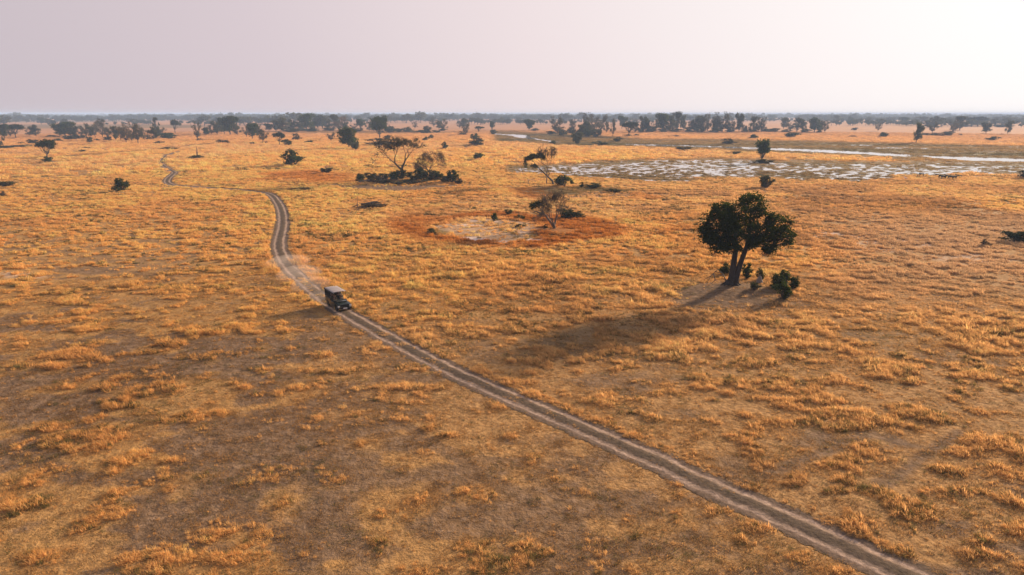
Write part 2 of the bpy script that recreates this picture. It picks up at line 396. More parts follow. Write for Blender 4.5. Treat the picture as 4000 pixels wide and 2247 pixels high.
def build_ground():
    rs = [1.5]
    while rs[-1] < 26: rs.append(rs[-1] * 1.08)
    while rs[-1] < 1300: rs.append(rs[-1] * (1.0032 if 225 < rs[-1] < 480 else 1.006))
    while rs[-1] < 21000: rs.append(rs[-1] * 1.03)
    a_in = np.arange(-52, 52.01, 0.19); a_out = np.linspace(52, 308, 66)[1:-1]
    A = np.radians(np.concatenate([a_in, a_out])); n = len(A); rs = np.array(rs); k = len(rs)
    X = (rs[:, None] * np.sin(A)[None]).ravel(); Y = (rs[:, None] * np.cos(A)[None]).ravel()
    Z = zones(X, Y); H = height(X, Y, Z)
    V = np.stack([X, Y, H], 1); V = np.concatenate([V, [[0, 0, 0]]])
    i = np.arange(k - 1)[:, None]; j = np.arange(n)[None]; j2 = (j + 1) % n
    Q = np.stack([i * n + j, (i + 1) * n + j, (i + 1) * n + j2, i * n + j2], -1).reshape(-1, 4)
    Q = Q[:, ::-1]
    tri = np.stack([np.full(n, k * n), np.arange(n), (np.arange(n) + 1) % n, ], 1)
    me = bpy.data.meshes.new('plain')
    # quads and the centre fan in one mesh
    flat = np.concatenate([Q.ravel(), tri[:, ::-1].ravel()]).astype(np.int32)
    lens = np.concatenate([np.full(len(Q), 4), np.full(len(tri), 3)]).astype(np.int32)
    st = np.zeros(len(lens), dtype=np.int32); st[1:] = np.cumsum(lens)[:-1]
    me.vertices.add(len(V)); me.vertices.foreach_set('co', V.astype(np.float32).ravel())
    me.loops.add(len(flat)); me.loops.foreach_set('vertex_index', flat)
    me.polygons.add(len(lens)); me.polygons.foreach_set('loop_start', st)
    me.update(calc_edges=True)
    for nm, ch in (('zoneA', ('bare', 'rust', 'olive')), ('zoneB', ('salt', 'far', 'gold'))):
        at = me.attributes.new(nm, 'FLOAT_COLOR', 'POINT')
        col = np.zeros((len(V), 4), dtype=np.float32); col[:, 3] = 1
        for q, c in enumerate(ch): col[:-1, q] = Z[c]
        at.data.foreach_set('color', col.ravel())
    me.polygons.foreach_set('use_smooth', np.ones(len(lens), dtype=bool))
    me.materials.append(M['ground'])
    if me.polygons[0].normal.z < 0: me.flip_normals()
    tag(link('ground', me), 'dry golden grass plain reaching to the horizon', 'ground', kind='structure')
build_ground()

def build_water():
    m, t = new_mat('still_water')
    p = N(t, 'ShaderNodeBsdfPrincipled'); p.inputs['Base Color'].default_value = (.30, .255, .21, 1); p.inputs['Roughness'].default_value = 0.05; p.inputs['IOR'].default_value = 1.5  # pale base colour stands in for part of the sky reflection
    tcn = N(t, 'ShaderNodeTexCoord'); b = N(t, 'ShaderNodeBump'); b.inputs['Strength'].default_value = 0.03; b.inputs['Distance'].default_value = 0.03
    t.links.new(noise(t, 1.2, 4, tcn.outputs['Object']), b.inputs['Height']); t.links.new(b.outputs[0], p.inputs['Normal'])
    finish(m, t, p.outputs[0])
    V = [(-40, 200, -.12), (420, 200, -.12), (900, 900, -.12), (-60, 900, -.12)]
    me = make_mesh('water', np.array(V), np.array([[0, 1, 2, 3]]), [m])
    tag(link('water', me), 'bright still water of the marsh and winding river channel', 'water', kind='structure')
build_water()

def build_track():
    m, t = new_mat('sandy_ruts')
    uv = N(t, 'ShaderNodeAttribute', attribute_name='lateral'); u = uv.outputs['Fac']
    tcn = N(t, 'ShaderNodeTexCoord'); P = tcn.outputs['Object']
    nf = noise(t, 3.0, 6, P, .65); nm = noise(t, 0.5, 4, P, .6)
    au = math_(t, 'ABSOLUTE', math_(t, 'ADD', u, math_(t, 'MULTIPLY', math_(t, 'SUBTRACT', nm, .5), .9)))
    c = ramp(t, [(0.0, (.085, .065, .045)), (0.22, (.11, .08, .06)), (0.31, (.33, .24, .175)), (0.43, (.42, .305, .235)), (0.52, (.17, .12, .09)), (0.75, (.12, .085, .06)), (1.0, (.16, .11, .065))],
             math_(t, 'DIVIDE', au, 2.0))
    dark = ramp(t, [(0.3, (.45, .45, .45)), (0.62, (1.15, 1.15, 1.15))], nf)
    c = mixc(t, 1.0, c, dark, 'MULTIPLY')
    c = mixc(t, ramp(t, [(.42, (0, 0, 0)), (.66, (.45, .45, .45))], noise(t, 0.9, 5, P, .7)), c, (.155, .112, .08))
    p = N(t, 'ShaderNodeBsdfPrincipled'); p.inputs['Roughness'].default_value = 1.0; p.inputs['Specular IOR Level'].default_value = 0.05; t.links.new(c, p.inputs['Base Color'])
    b = N(t, 'ShaderNodeBump'); b.inputs['Strength'].default_value = 0.7; b.inputs['Distance'].default_value = 0.12
    t.links.new(nf, b.inputs['Height']); t.links.new(b.outputs[0], p.inputs['Normal'])
    edge = math_(t, 'ADD', math_(t, 'ABSOLUTE', u), math_(t, 'MULTIPLY', math_(t, 'SUBTRACT', noise(t, 1.3, 5, P), .5), 1.3))
    al = math_(t, 'LESS_THAN', edge, 1.55)
    tr = N(t, 'ShaderNodeBsdfTransparent'); mx = N(t, 'ShaderNodeMixShader'); t.links.new(al, mx.inputs[0])
    t.links.new(tr.outputs[0], mx.inputs[1]); t.links.new(p.outputs[0], mx.inputs[2])
    finish(m, t, mx.outputs[0])
    # cross-section: two shallow ruts
    lat = [-2.2, -1.6, -1.2, -.95, -.7, -.45, -.15, .15, .45, .7, .95, 1.2, 1.6, 2.2]
    dz = [.0, .004, .02, .0, .0, .035, .055, .055, .035, .0, .0, .02, .004, .0]
    V = []; L = []
    T = TRACK
    for i, p in enumerate(T):
        d = (T[min(i + 1, len(T) - 1)] - T[max(i - 1, 0)]).normalized(); s = Vector((d.y, -d.x, 0))
        for a, z in zip(lat, dz):
            q = p + s * a; V.append((q.x, q.y, 0.0 + z)); L.append(a)
    V = np.array(V); V[:, 2] += height(V[:, 0], V[:, 1]) + 0.014
    k = len(lat); i = np.arange(len(T) - 1)[:, None]; j = np.arange(k - 1)[None]
    Q = np.stack([i * k + j, i * k + j + 1, (i + 1) * k + j + 1, (i + 1) * k + j], -1).reshape(-1, 4)
    me = make_mesh('dirt_track', V, Q, [m], smooth=True)
    if me.polygons[0].normal.z < 0: me.flip_normals()
    at = me.attributes.new('lateral', 'FLOAT', 'POINT'); at.data.foreach_set('value', np.array(L, dtype=np.float32))
    tag(link('dirt_track', me), 'sandy two-rut dirt track winding across the grass plain', 'track', kind='structure')
build_track()

# ------------------------------------------------------------------ grass (nobody could count it)
def grass_material():
    m, t = new_mat('dry_grass')
    a = N(t, 'ShaderNodeAttribute', attribute_name='tcol', attribute_type='INSTANCER')
    g = N(t, 'ShaderNodeNewGeometry')
    v = math_(t, 'ADD', math_(t, 'MULTIPLY', g.outputs['Random Per Island'], 0.55), 0.72)
    hs = N(t, 'ShaderNodeHueSaturation'); t.links.new(a.outputs['Color'], hs.inputs['Color']); t.links.new(v, hs.inputs['Value'])
    d = N(t, 'ShaderNodeBsdfDiffuse'); tr = N(t, 'ShaderNodeBsdfTranslucent')
    t.links.new(hs.outputs[0], d.inputs[0]); t.links.new(hs.outputs[0], tr.inputs[0])
    mx = N(t, 'ShaderNodeMixShader'); mx.inputs[0].default_value = 0.45
    t.links.new(d.outputs[0], mx.inputs[1]); t.links.new(tr.outputs[0], mx.inputs[2])
    return finish(m, t, mx.outputs[0])
M['grass'] = grass_material()
def tuft(seed, n, rad, h0, h1, w, splay, wind):
    g = np.random.default_rng(seed)
    th = g.uniform(0, 2 * np.pi, n); rr = rad * np.sqrt(g.uniform(0, 1, n))
    B = np.stack([rr * np.cos(th), rr * np.sin(th), np.full(n, -0.03)], 1)
    L = g.uniform(h0, h1, n) * (1 - 0.35 * (rr / rad) ** 2)
    oth = th + g.normal(0, .8, n)
    out = np.stack([np.cos(oth), np.sin(oth)], 1) * (g.uniform(.2, 1, n) * splay)[:, None]
    out[:, 0] -= wind * g.uniform(.4, 1.3, n)                        # the wind lays it over
    z = np.clip(1 - 0.35 * (out ** 2).sum(1), .25, 1)
    mid = B + np.stack([out[:, 0] * .35 * L, out[:, 1] * .35 * L, z * .6 * L], 1)
    tip = B + np.stack([out[:, 0] * L, out[:, 1] * L, z * L * .92], 1)
    fa = g.uniform(0, np.pi, n); wv = np.stack([np.cos(fa), np.sin(fa), np.zeros(n)], 1) * w * g.uniform(.7, 1.3, n)[:, None]
    V = np.stack([B - wv, B + wv, mid + wv * .8, mid - wv * .8, tip + wv * .25, tip - wv * .25], 1).reshape(-1, 3)
    i = np.arange(n)[:, None] * 6
    Q = np.concatenate([i + np.array([[0, 1, 2, 3]]), i + np.array([[3, 2, 4, 5]])])
    return make_mesh('grass_tuft', V, Q, [M['grass']])
def proto_collection(name, meshes):
    c = bpy.data.collections.new(name)
    for i, me in enumerate(meshes):
        o = bpy.data.objects.new('%s_%02d' % (name, i), me); c.objects.link(o)
    return c
def scatter(name, coll, P, rot, scl, idx, col, label, cat):
    me = bpy.data.meshes.new(name); me.vertices.add(len(P)); me.vertices.foreach_set('co', P.astype(np.float32).ravel())
    for nm, ty, key, d in (('rot', 'FLOAT_VECTOR', 'vector', rot), ('scl', 'FLOAT_VECTOR', 'vector', scl), ('idx', 'INT', 'value', idx), ('tcol', 'FLOAT_COLOR', 'color', col)):
        if d is None: continue
        at = me.attributes.new(nm, ty, 'POINT'); at.data.foreach_set(key, np.ascontiguousarray(d, dtype=np.int32 if ty == 'INT' else np.float32).ravel())
    o = link(name, me)
    ng = bpy.data.node_groups.new(name, 'GeometryNodeTree')
    ng.interface.new_socket('Geometry', in_out='INPUT', socket_type='NodeSocketGeometry')
    ng.interface.new_socket('Geometry', in_out='OUTPUT', socket_type='NodeSocketGeometry')
    gi = ng.nodes.new('NodeGroupInput'); go = ng.nodes.new('NodeGroupOutput')
    ip = ng.nodes.new('GeometryNodeInstanceOnPoints'); ci = ng.nodes.new('GeometryNodeCollectionInfo')
    ci.inputs['Collection'].default_value = coll; ci.inputs['Separate Children'].default_value = True; ci.inputs['Reset Children'].default_value = True
    ng.links.new(gi.outputs[0], ip.inputs['Points']); ng.links.new(ci.outputs[0], ip.inputs['Instance']); ip.inputs['Pick Instance'].default_value = True
    for nm, ty, sock in (('rot', 'FLOAT_VECTOR', 'Rotation'), ('scl', 'FLOAT_VECTOR', 'Scale'), ('idx', 'INT', 'Instance Index')):
        na = ng.nodes.new('GeometryNodeInputNamedAttribute'); na.data_type = ty; na.inputs['Name'].default_value = nm
        ng.links.new(na.outputs['Attribute'], ip.inputs[sock])
    ng.links.new(ip.outputs[0], go.inputs[0])
    md = o.modifiers.new('scatter', 'NODES'); md.node_group = ng
    tag(o, label, cat, kind='stuff')
    return o
GOLD = np.array([.71, .392, .132]); PALE = np.array([.70, .45, .215]); BROWN = np.array([.46, .265, .105]); RUST = np.array([.46, .172, .036]); OLIVE = np.array([.135, .115, .045]); PINK = np.array([.52, .30, .165])
def grass_layer(name, coll, nv, r0, r1, per_m2, smin, smax, seed, label, mode):
    g = np.random.default_rng(seed)
    A = R(51); area = A * (r1 ** 2 - r0 ** 2); n = int(area * per_m2)
    th = g.uniform(-A, A, n); r = np.sqrt(g.uniform(r0 ** 2, r1 ** 2, n))
    x = r * np.sin(th); y = r * np.cos(th)
    Z = zones(x, y); H = height(x, y, Z); td = track_dist(x, y)
    px, py = Z['px'], Z['py']
    c0 = fbm(x * .75, y * .9, 1.2, 221, 2); c1 = fbm(x * .8, y, 3.6, 201, 3); c2 = fbm(x, y, 13, 207, 3)
    lush = np.clip(sst(1650, 1000, py) * sst(500, 1500, px + (1000 - py) * 2.0) * 0.8 + 0.35 * sst(1000, 780, py), 0, 1)
    bare = Z['bare']
    cl = c0 * .55 + c1 * .27 + c2 * .18
    if mode == 'turf':
        d = (.22 + .78 * sst(.38, .56, c1 * .5 + c0 * .5)) * (1 - .38 * bare)
    else:
        off = {'tuss': .0, 'mid': .06, 'far': .08}[mode]
        d = sst(.53, .66, cl + .10 * lush + off - .10 * bare) * (1 - .8 * bare) + .05
        d = np.clip(d + (.26 if mode == 'tuss' else .13) * lush * (1 - bare), 0, 1)
    d = d * (1 - .9 * Z['clear'])
    d = d * (1 - 0.8 * Z['pan'] * (1 - Z['rust'])) * (1 - Z['salt'])
    d = np.where(td < np.where(r > 105, 2.0, 1.25 + .9 * (c1 - .3)), 0.0, d); d = np.where((td < 0.5) & (c0 > .46) & (r < 105), .8, d)
    bank = (x > np.interp(y, BY, BX)) & (y < 150) & (td > 1.3) & (td < 2.5) & (c1 > .36) & (mode == 'tuss'); d = np.where(bank, .9, d)
    d = np.where(H < -0.1, .30 if mode == 'far' else .14, d)                                     # reeds standing in the shallows
    d = np.where(river_carve(px, py, x, y) > .3, 0, d)
    keep = g.uniform(0, 1, n) < d
    x, y, H, px, py, td, cl, c0, c1, lush, r, bare, bank = (q[keep] for q in (x, y, H, px, py, td, cl, c0, c1, lush, r, bare, bank)); Zk = {k: v[keep] for k, v in Z.items()}
    n = len(x)
    s = g.uniform(smin, smax, n) * np.where(td < 1, .55, 1.0) * np.where(bank, 1.25, 1) * np.where(Zk['marsh'] > .4, .7, 1)
    if mode == 'turf': s *= (.8 + .4 * lush)
    else: s *= (.55 + .9 * sst(.45, .75, cl + .08 * lush)) * (1 - .4 * bare)
    if mode == 'tuss': s = s * (1 + (.15 + .55 * sst(55, 100, r)) * sst(.56, .68, vnoise(x / 9, y / 9, 411)) * (g.uniform(0, 1, n) < .5)) * (.72 + .28 * sst(35, 75, r))
    hgt = s * g.uniform(.65, 1.35, n) * np.where((Zk['olive'] > .25) & (r > 200), .35, 1)
    scl = np.stack([s, s, hgt], 1)
    rot = np.stack([g.normal(0, .10, n), g.normal(0, .10, n), g.normal(-.15, .7, n)], 1)
    q = (c1 * .6 + c0 * .4)[:, None]; w = g.uniform(0, 1, (n, 1)); big = Zk['gold'][:, None]
    if mode == 'turf':
        col = BROWN * (.36 + .70 * q) * (.6 + .8 * w) + GOLD * .30 * (lush[:, None] + .25) * (.5 + w)
        col = col * (1 - .25 * bare[:, None])
    else:
        base = GOLD * (big * .6 + .4) + (PALE * .65 + BROWN * .35) * (.6 - big * .6)
        col = base * (.62 + .72 * q) * (.78 + .42 * w) * (1 + .16 * lush[:, None])
        col = col * (1 + .05 * (sst(1050, 900, py) * sst(1700, 1300, px)))[:, None]
        dry = sst(1150, 1800, py)[:, None]
        col = col * (1 - .22 * dry) + (BROWN * .6 + GOLD * .4) * .22 * dry
    spk = (g.uniform(0, 1, (n, 1)) < .05 + .22 * sst(.5, .7, fbm(x, y, 5, 341, 2))[:, None]) * (r < 330)[:, None]; col = np.where(spk, OLIVE * (.8 + .6 * w), col)      # a few weeds still green
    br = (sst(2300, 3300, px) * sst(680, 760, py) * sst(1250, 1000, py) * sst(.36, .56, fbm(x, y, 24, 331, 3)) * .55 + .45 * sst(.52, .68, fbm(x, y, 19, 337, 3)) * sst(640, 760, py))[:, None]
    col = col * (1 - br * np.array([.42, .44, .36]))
    f = Zk['far'][:, None]; col = col * (1 - f) + PINK * (.8 + .3 * w) * f  # far tufts take the pink of dry grass and painted-in haze
    gr = (sst(2900, 3700, px) * sst(1300, 1000, py) * sst(800, 900, py))[:, None]; col = col * (1 - .8 * gr) + PALE * np.array([.80, .84, 1.05]) * .8 * gr
    o = Zk['olive'][:, None]; col = col * (1 - .9 * o) + OLIVE * (.7 + .6 * w) * .9 * o
    ru = Zk['rust'][:, None]; col = col * (1 - .9 * ru) + RUST * (.6 + .7 * w) * .9 * ru
    c4 = np.concatenate([np.clip(col, 0, .75), np.ones((n, 1))], 1)
    print(name, n)
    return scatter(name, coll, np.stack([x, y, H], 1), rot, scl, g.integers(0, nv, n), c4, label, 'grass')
turf = proto_collection('turf_near', [tuft(i, 40, .60, .08, .24, .018, 1.0, .5) for i in range(7)])
grass_layer('dry_turf', turf, 7, 27, 118, 10.0, .55, 1.1, 1, 'short brown turf between the tussocks of the near plain', 'turf')
near = proto_collection('tuft_near', [tuft(20 + i, 30, .17, .18, .42, .013, .75, .7) for i in range(6)] + [tuft(30 + i, 44, .32, .18, .40, .014, .9, .9) for i in range(4)])
grass_layer('dry_grass', near, 10, 27, 118, 17.0, .75, 1.25, 2, 'tussocks of dry golden grass over the near plain', 'tuss')
mid_ = proto_collection('tuft_mid', [tuft(50 + i, 46, .40, .25, .55, .024, .75, .5) for i in range(7)])
grass_layer('tall_grass', mid_, 7, 118, 320, 4.2, .8, 1.25, 3, 'golden grass swards across the middle of the plain', 'mid')
far_ = proto_collection('tuft_far', [tuft(80 + i, 110, 1.7, .4, .95, .07, .8, .4) for i in range(5)])
grass_layer('far_grass', far_, 5, 320, 1000, .12, .7, 1.4, 4, 'rough grass on the far plain beyond the marsh', 'far')

# ------------------------------------------------------------------ trees and bushes
def leaf_quads(cent, n, cr, leaf, g, flat=1.0):
    cent = np.asarray(cent); k = len(cent); cr = np.broadcast_to(np.asarray(cr, dtype=float), (k,))
    P = np.repeat(cent, n, 0) + g.normal(0, 1, (k * n, 3)) * np.repeat(cr, n)[:, None] * np.array([.55, .55, .45 * flat])
    a = g.normal(0, 1, (k * n, 3)); a[:, 2] *= .6; a /= np.linalg.norm(a, axis=1)[:, None]
    b = g.normal(0, 1, (k * n, 3)); b -= a * (a * b).sum(1)[:, None]; b /= np.linalg.norm(b, axis=1)[:, None]
    s = leaf * g.uniform(.6, 1.4, (k * n, 1)); a = a * s; b = b * s * .7
    return np.stack([P - a, P - b * .9, P + a, P + b], 1)
def lobe_clumps(lobes, per, g, inner=.45):
    out = []
    for (x, y, z, rx, ry, rz) in lobes:
        n = max(3, int(per * (rx * ry + rx * rz + ry * rz)))
        d = g.normal(0, 1, (n, 3)); d /= np.linalg.norm(d, axis=1)[:, None]
        rad = g.uniform(inner, 1, (n, 1)) ** .6
        p = d * rad * np.array([rx, ry, rz]) + np.array([x, y, z])
        out.append(p)
    return np.concatenate(out)
def limb(mb, a, b, r0, r1, g, n=4, sag=.08, sides=5):
    a = Vector(a); b = Vector(b); L = (b - a).length; pts = []; rad = []
    for i in range(n + 1):
        t = i / n
        j = Vector(g.normal(0, 1, 3)) * L * .05 * (0 if i in (0, n) else 1)
        pts.append(a.lerp(b, t) + j + Vector((0, 0, -sag * L * math.sin(math.pi * t)))); rad.append(r0 + (r1 - r0) * t)
    mb.tube(pts, rad, sides)
# normalised: crown about one unit wide, tree one unit tall
def tree_proto(kind, seed):
    g = np.random.default_rng(seed); L = []
    if kind == 'r':
        for i in range(13):
            t = g.uniform(0, 6.28); rr = g.uniform(.10, .36)
            L.append((rr * math.cos(t), rr * math.sin(t), g.uniform(.30, .84), g.uniform(.11, .2), g.uniform(.11, .2), g.uniform(.09, .16)))
        L.append((0, 0, .66, .25, .25, .26)); fork = .20; per = 190; n, cr, lf = 24, .085, .028
    elif kind == 'u':
        for i in range(11):
            t = g.uniform(0, 6.28); rr = g.uniform(.12, .38)
            L.append((rr * math.cos(t), rr * math.sin(t), g.uniform(.72, .90) - rr * .25, g.uniform(.12, .18), g.uniform(.12, .18), g.uniform(.06, .10)))
        L.append((0, 0, .82, .26, .26, .13)); fork = .30; per = 240; n, cr, lf = 22, .08, .028
    elif kind == 't':
        for i in range(17):
            t = g.uniform(0, 6.28); z = g.uniform(.22, .92); rr = g.uniform(.08, .40) * (1.1 - .6 * abs(z - .55))
            L.append((rr * math.cos(t), rr * math.sin(t), z, g.uniform(.10, .18), g.uniform(.10, .18), g.uniform(.06, .11)))
        fork = .15; per = 220; n, cr, lf = 22, .08, .027
    else:                                                # thin crowns, 's' grey and 'b' brown
        for i in range(19):
            t = g.uniform(0, 6.28); z = g.uniform(.28, .93); rr = g.uniform(.1, .42) * (1.15 - .6 * abs(z - .62))
            L.append((rr * math.cos(t), rr * math.sin(t), z, g.uniform(.08, .15), g.uniform(.08, .15), g.uniform(.05, .09)))
        fork = .18; per = 260; n, cr, lf = 16, .08, .020
    cl = lobe_clumps(L, per, g)
    mb = MB(); mb.quads(leaf_quads(cl, n, cr, lf, g))
    tb = MB(); lean = g.normal(0, .03, 2)
    f = Vector((lean[0], lean[1], fork))
    tb.tube([(0, 0, -.02), (lean[0] * .3, lean[1] * .3, .04), f * .6, f], [.05, .032, .027, .024], 7)
    for l in L:
        limb(tb, f - Vector((0, 0, .03)), (l[0], l[1], l[2]), .018, .006, g)
        for q in range(2 if kind in 'rut' else 4):
            limb(tb, (l[0] * .7, l[1] * .7, fork + (l[2] - fork) * .7), np.array(l[:3]) + g.normal(0, .6, 3) * np.array(l[3:]), .008, .003, g, 2)
    mt = {'r': 'leaf', 'u': 'leaf_dark', 't': 'leaf_olive', 's': 'leaf_grey', 'b': 'leaf_brown'}[kind]
    return tb.mesh('trunk', [M['bark']], True), mb.mesh('crown', [M[mt]])
PROTO = {k: [tree_proto(k, 100 * i + ord(k)) for i in range(3)] for k in 'rutsb'}
def bush_proto(seed, mat):
    g = np.random.default_rng(seed); L = []
    for i in range(10):
        t = g.uniform(0, 6.28); rr = g.uniform(.08, .42); zt = g.uniform(.18, .92) * (1.05 - rr * 1.1)
        L.append((rr * math.cos(t), rr * math.sin(t), zt, g.uniform(.07, .17), g.uniform(.07, .17), g.uniform(.08, .2)))
    L.append((g.normal(0, .06), g.normal(0, .06), .3, .26, .26, .26))
    mb = MB(); cl = lobe_clumps(L, 170, g, .3); cl[:, 2] = np.abs(cl[:, 2])
    Q = leaf_quads(cl, 16, .085, .036, g); mb.quads(Q, 0)
    for l in L:                                          # twigs that stand out of the leaves
        for q in range(2): limb(mb, (0, 0, -.05), np.array(l[:3]) * g.uniform(.9, 1.25) + g.normal(0, .06, 3), .022, .006, g)
    mb.M = [0 if i < len(Q) else 1 for i in range(len(mb.F))]
    return mb.mesh('bush', [M[mat], M['bark']])
BUSH = {'d': [bush_proto(i, 'leaf') for i in (1, 2, 3)], 'o': [bush_proto(i, 'leaf_olive') for i in (4, 5, 6)], 'g': [bush_proto(i, 'leaf_grey') for i in (7, 8)], 'b': [bush_proto(i, 'leaf_brown') for i in (9, 10)], 'k': [bush_proto(i, 'leaf_dark') for i in (11, 12)]}
rnd = random.Random(5)
ORD = ['', 'second ', 'third ', 'fourth ', 'fifth ', 'sixth ', 'seventh ', 'eighth ', 'ninth ', 'tenth ', 'eleventh ', 'twelfth ', 'thirteenth ', 'fourteenth ', 'fifteenth ', 'sixteenth ',
       'seventeenth ', 'eighteenth ', 'nineteenth ', 'twentieth ', 'twenty-first ', 'twenty-second ', 'twenty-third ', 'twenty-fourth ', 'twenty-fifth ', 'twenty-sixth ', 'twenty-seventh ', 'twenty-eighth ', 'twenty-ninth ', 'thirtieth ', 'thirty-first ', 'thirty-second ', 'thirty-third ', 'thirty-fourth ']
LOOK = {'r': 'dense rounded dark crown', 'u': 'flat umbrella crown', 't': 'tall uneven olive crown', 's': 'thin grey crown', 'b': 'brown half-bare crown'}
def plant_tree(px, top, base, w, kind, label, group, cat='tree', variant=None, name='savanna_tree'):
    p, dep = gp(px, base); p.z = hz_at(p.x, p.y)
    hm = (base - top) / F * dep * 1.0; wm = w / F * dep * 1.06
    i = rnd.randrange(3) if variant is None else variant
    tk, cr = PROTO[kind][i]
    o = empty(name, p, rnd.uniform(0, 6.28), (wm, wm, hm)); tag(o, label, cat, group)
    link('trunk', tk, o); link('crown', cr, o)
    return o
def plant_bush(px, top, base, w, kind, label, group=None, name='bush'):
    p, dep = gp(px, base); p.z = hz_at(p.x, p.y)
    hm = max(.5, (base - top) / F * dep); wm = w / F * dep * 1.08
    b = BUSH[kind]
    o = link(name, b[rnd.randrange(len(b))], None, p, rnd.uniform(0, 6.28), (wm * 1.2, wm * 1.2, hm * 1.18)); tag(o, label, 'bush', group)
    return o
# trees of the plain: x, top, base, width in pixels of four enlarged strips (2.576 times), kind
T1 = [(50, 210, 370, 120, 'r'), (165, 220, 365, 175, 'u'), (365, 225, 345, 115, 't'), (660, 190, 350, 225, 'r'), (870, 215, 350, 110, 's'), (960, 190, 360, 70, 's'), (1030, 165, 355, 120, 's'),
      (1165, 240, 385, 120, 't'), (1270, 205, 410, 140, 'b'), (1390, 190, 415, 140, 's'), (1540, 245, 380, 120, 't'), (1577, 160, 300, 66, 't'), (1630, 250, 345, 95, 's'), (1765, 175, 315, 115, 'u'),
      (1990, 190, 385, 80, 's'), (2075, 250, 335, 85, 'r'), (2190, 190, 325, 140, 't'), (2320, 128, 328, 195, 'r'), (2540, 200, 370, 140, 'r'), (900, 345, 408, 85, 't'), (-5, 300, 462, 90, 't')]
T2 = [(70, 255, 405, 125, 's'), (240, 300, 430, 130, 'u'), (275, 155, 297, 185, 't'), (420, 195, 292, 110, 't'), (130, 210, 292, 100, 'r'), (510, 103, 288, 195, 'r'), (670, 125, 262, 160, 't'), (780, 130, 276, 140, 't'),
      (760, 300, 390, 85, 's'), (870, 150, 285, 140, 'b'), (1055, 165, 278, 118, 'r'), (1245, 135, 360, 200, 'r'), (1880, 165, 290, 100, 's'), (1790, 165, 248, 85, 's'), (2085, 158, 262, 90, 't'),
      (2115, 200, 332, 82, 's'), (2240, 240, 306, 100, 'u'), (2375, 190, 290, 64, 'r'), (1600, 190, 265, 60, 's'), (1140, 200, 290, 70, 't')]
T3 = [(170, 165, 287, 120, 'r'), (455, 140, 322, 150, 's'), (790, 108, 305, 165, 's'), (900, 120, 300, 130, 's'), (690, 225, 342, 120, 't'), (1015, 165, 345, 66, 's'), (1105, 130, 262, 105, 'r'), (1170, 195, 345, 190, 'u'),
      (1320, 140, 300, 130, 't'), (1515, 100, 302, 165, 'r'), (1655, 105, 290, 115, 't'), (1725, 130, 285, 95, 't'), (1870, 135, 296, 140, 't'), (1970, 120, 298, 120, 's'), (2115, 100, 302, 180, 's'), (2285, 108, 302, 115, 't'),
      (2440, 150, 300, 110, 't'), (2512, 145, 303, 95, 's'), (610, 160, 300, 80, 's'), (735, 130, 290, 80, 's')]
T4 = [(155, 155, 266, 110, 't'), (290, 165, 292, 150, 't'), (465, 150, 306, 140, 'r'), (572, 185, 306, 75, 's'), (1105, 205, 290, 64, 's'), (1655, 198, 310, 95, 's'), (1690, 140, 252, 120, 't'), (1860, 200, 302, 84, 's'), (1930, 145, 282, 130, 't'),
      (2195, 205, 310, 120, 't'), (2410, 180, 320, 74, 't'), (685, 135, 216, 75, 't'), (820, 145, 212, 70, 'r'), (1005, 155, 216, 66, 't'), (1140, 160, 214, 84, 's'), (1360, 145, 218, 110, 'r'), (1230, 165, 216, 60, 's')]
T5 = []                                                   # the hazy line far behind, x in whole-photo strips
for off, L in ((0, [(415, 150, 222, 95), (490, 168, 232, 64), (280, 140, 185, 75), (200, 130, 170, 70), (60, 125, 180, 90), (690, 140, 185, 60), (830, 140, 185, 55), (940, 128, 178, 90), (1130, 140, 195, 70), (1290, 150, 208, 70), (1455, 120, 175, 80), (1870, 130, 172, 90), (2040, 150, 200, 60), (2480, 135, 185, 90)]),
               (1000, [(1395, 128, 192, 135), (1560, 118, 192, 95), (1690, 130, 194, 90), (1950, 122, 190, 125), (2245, 130, 188, 150), (2390, 135, 194, 95), (2510, 140, 194, 130), (945, 130, 185, 60), (1500, 140, 178, 60), (90, 125, 190, 110), (2110, 120, 165, 80), (620, 120, 180, 80)]),
               (2000, [(550, 108, 205, 140), (205, 125, 178, 85), (330, 135, 190, 95), (1250, 160, 225, 80), (1400, 150, 200, 70), (60, 150, 205, 110), (1800, 140, 200, 80), (960, 140, 200, 60)]),
               (3000, [(340, 130, 190, 95), (40, 125, 185, 110), (1540, 148, 214, 145), (2110, 145, 242, 195), (2290, 150, 205, 75), (2550, 138, 212, 125), (920, 135, 165, 40), (1820, 150, 205, 70), (2000, 160, 220, 70), (740, 160, 212, 50), (2440, 160, 220, 70)])):
    for x, t, b, w in L: T5.append((off + x / 2.576, 400 + t / 2.576, 400 + b / 2.576, w / 2.576, 'rtuts'[len(T5) % 5]))
def strip(L, off): return [(off + x / 2.576, 400 + t / 2.576, 400 + b / 2.576, w / 2.576, k) for x, t, b, w, k in L]
IN1 = [(105, 235, 350, 100, 's'), (300, 260, 340, 70, 's'), (600, 230, 345, 110, 't'), (740, 240, 352, 120, 't'), (820, 250, 345, 90, 's'), (920, 240, 352, 90, 't'), (1085, 235, 365, 100, 's'), (1215, 245, 380, 100, 't'), (1330, 240, 395, 120, 's'), (1450, 260, 385, 90, 's'), (1590, 262, 352, 80, 't'), (2260, 180, 322, 120, 'r'), (2390, 210, 330, 90, 't'), (2130, 230, 325, 90, 's'), (2480, 235, 350, 80, 's'), (2600, 215, 340, 90, 's')]
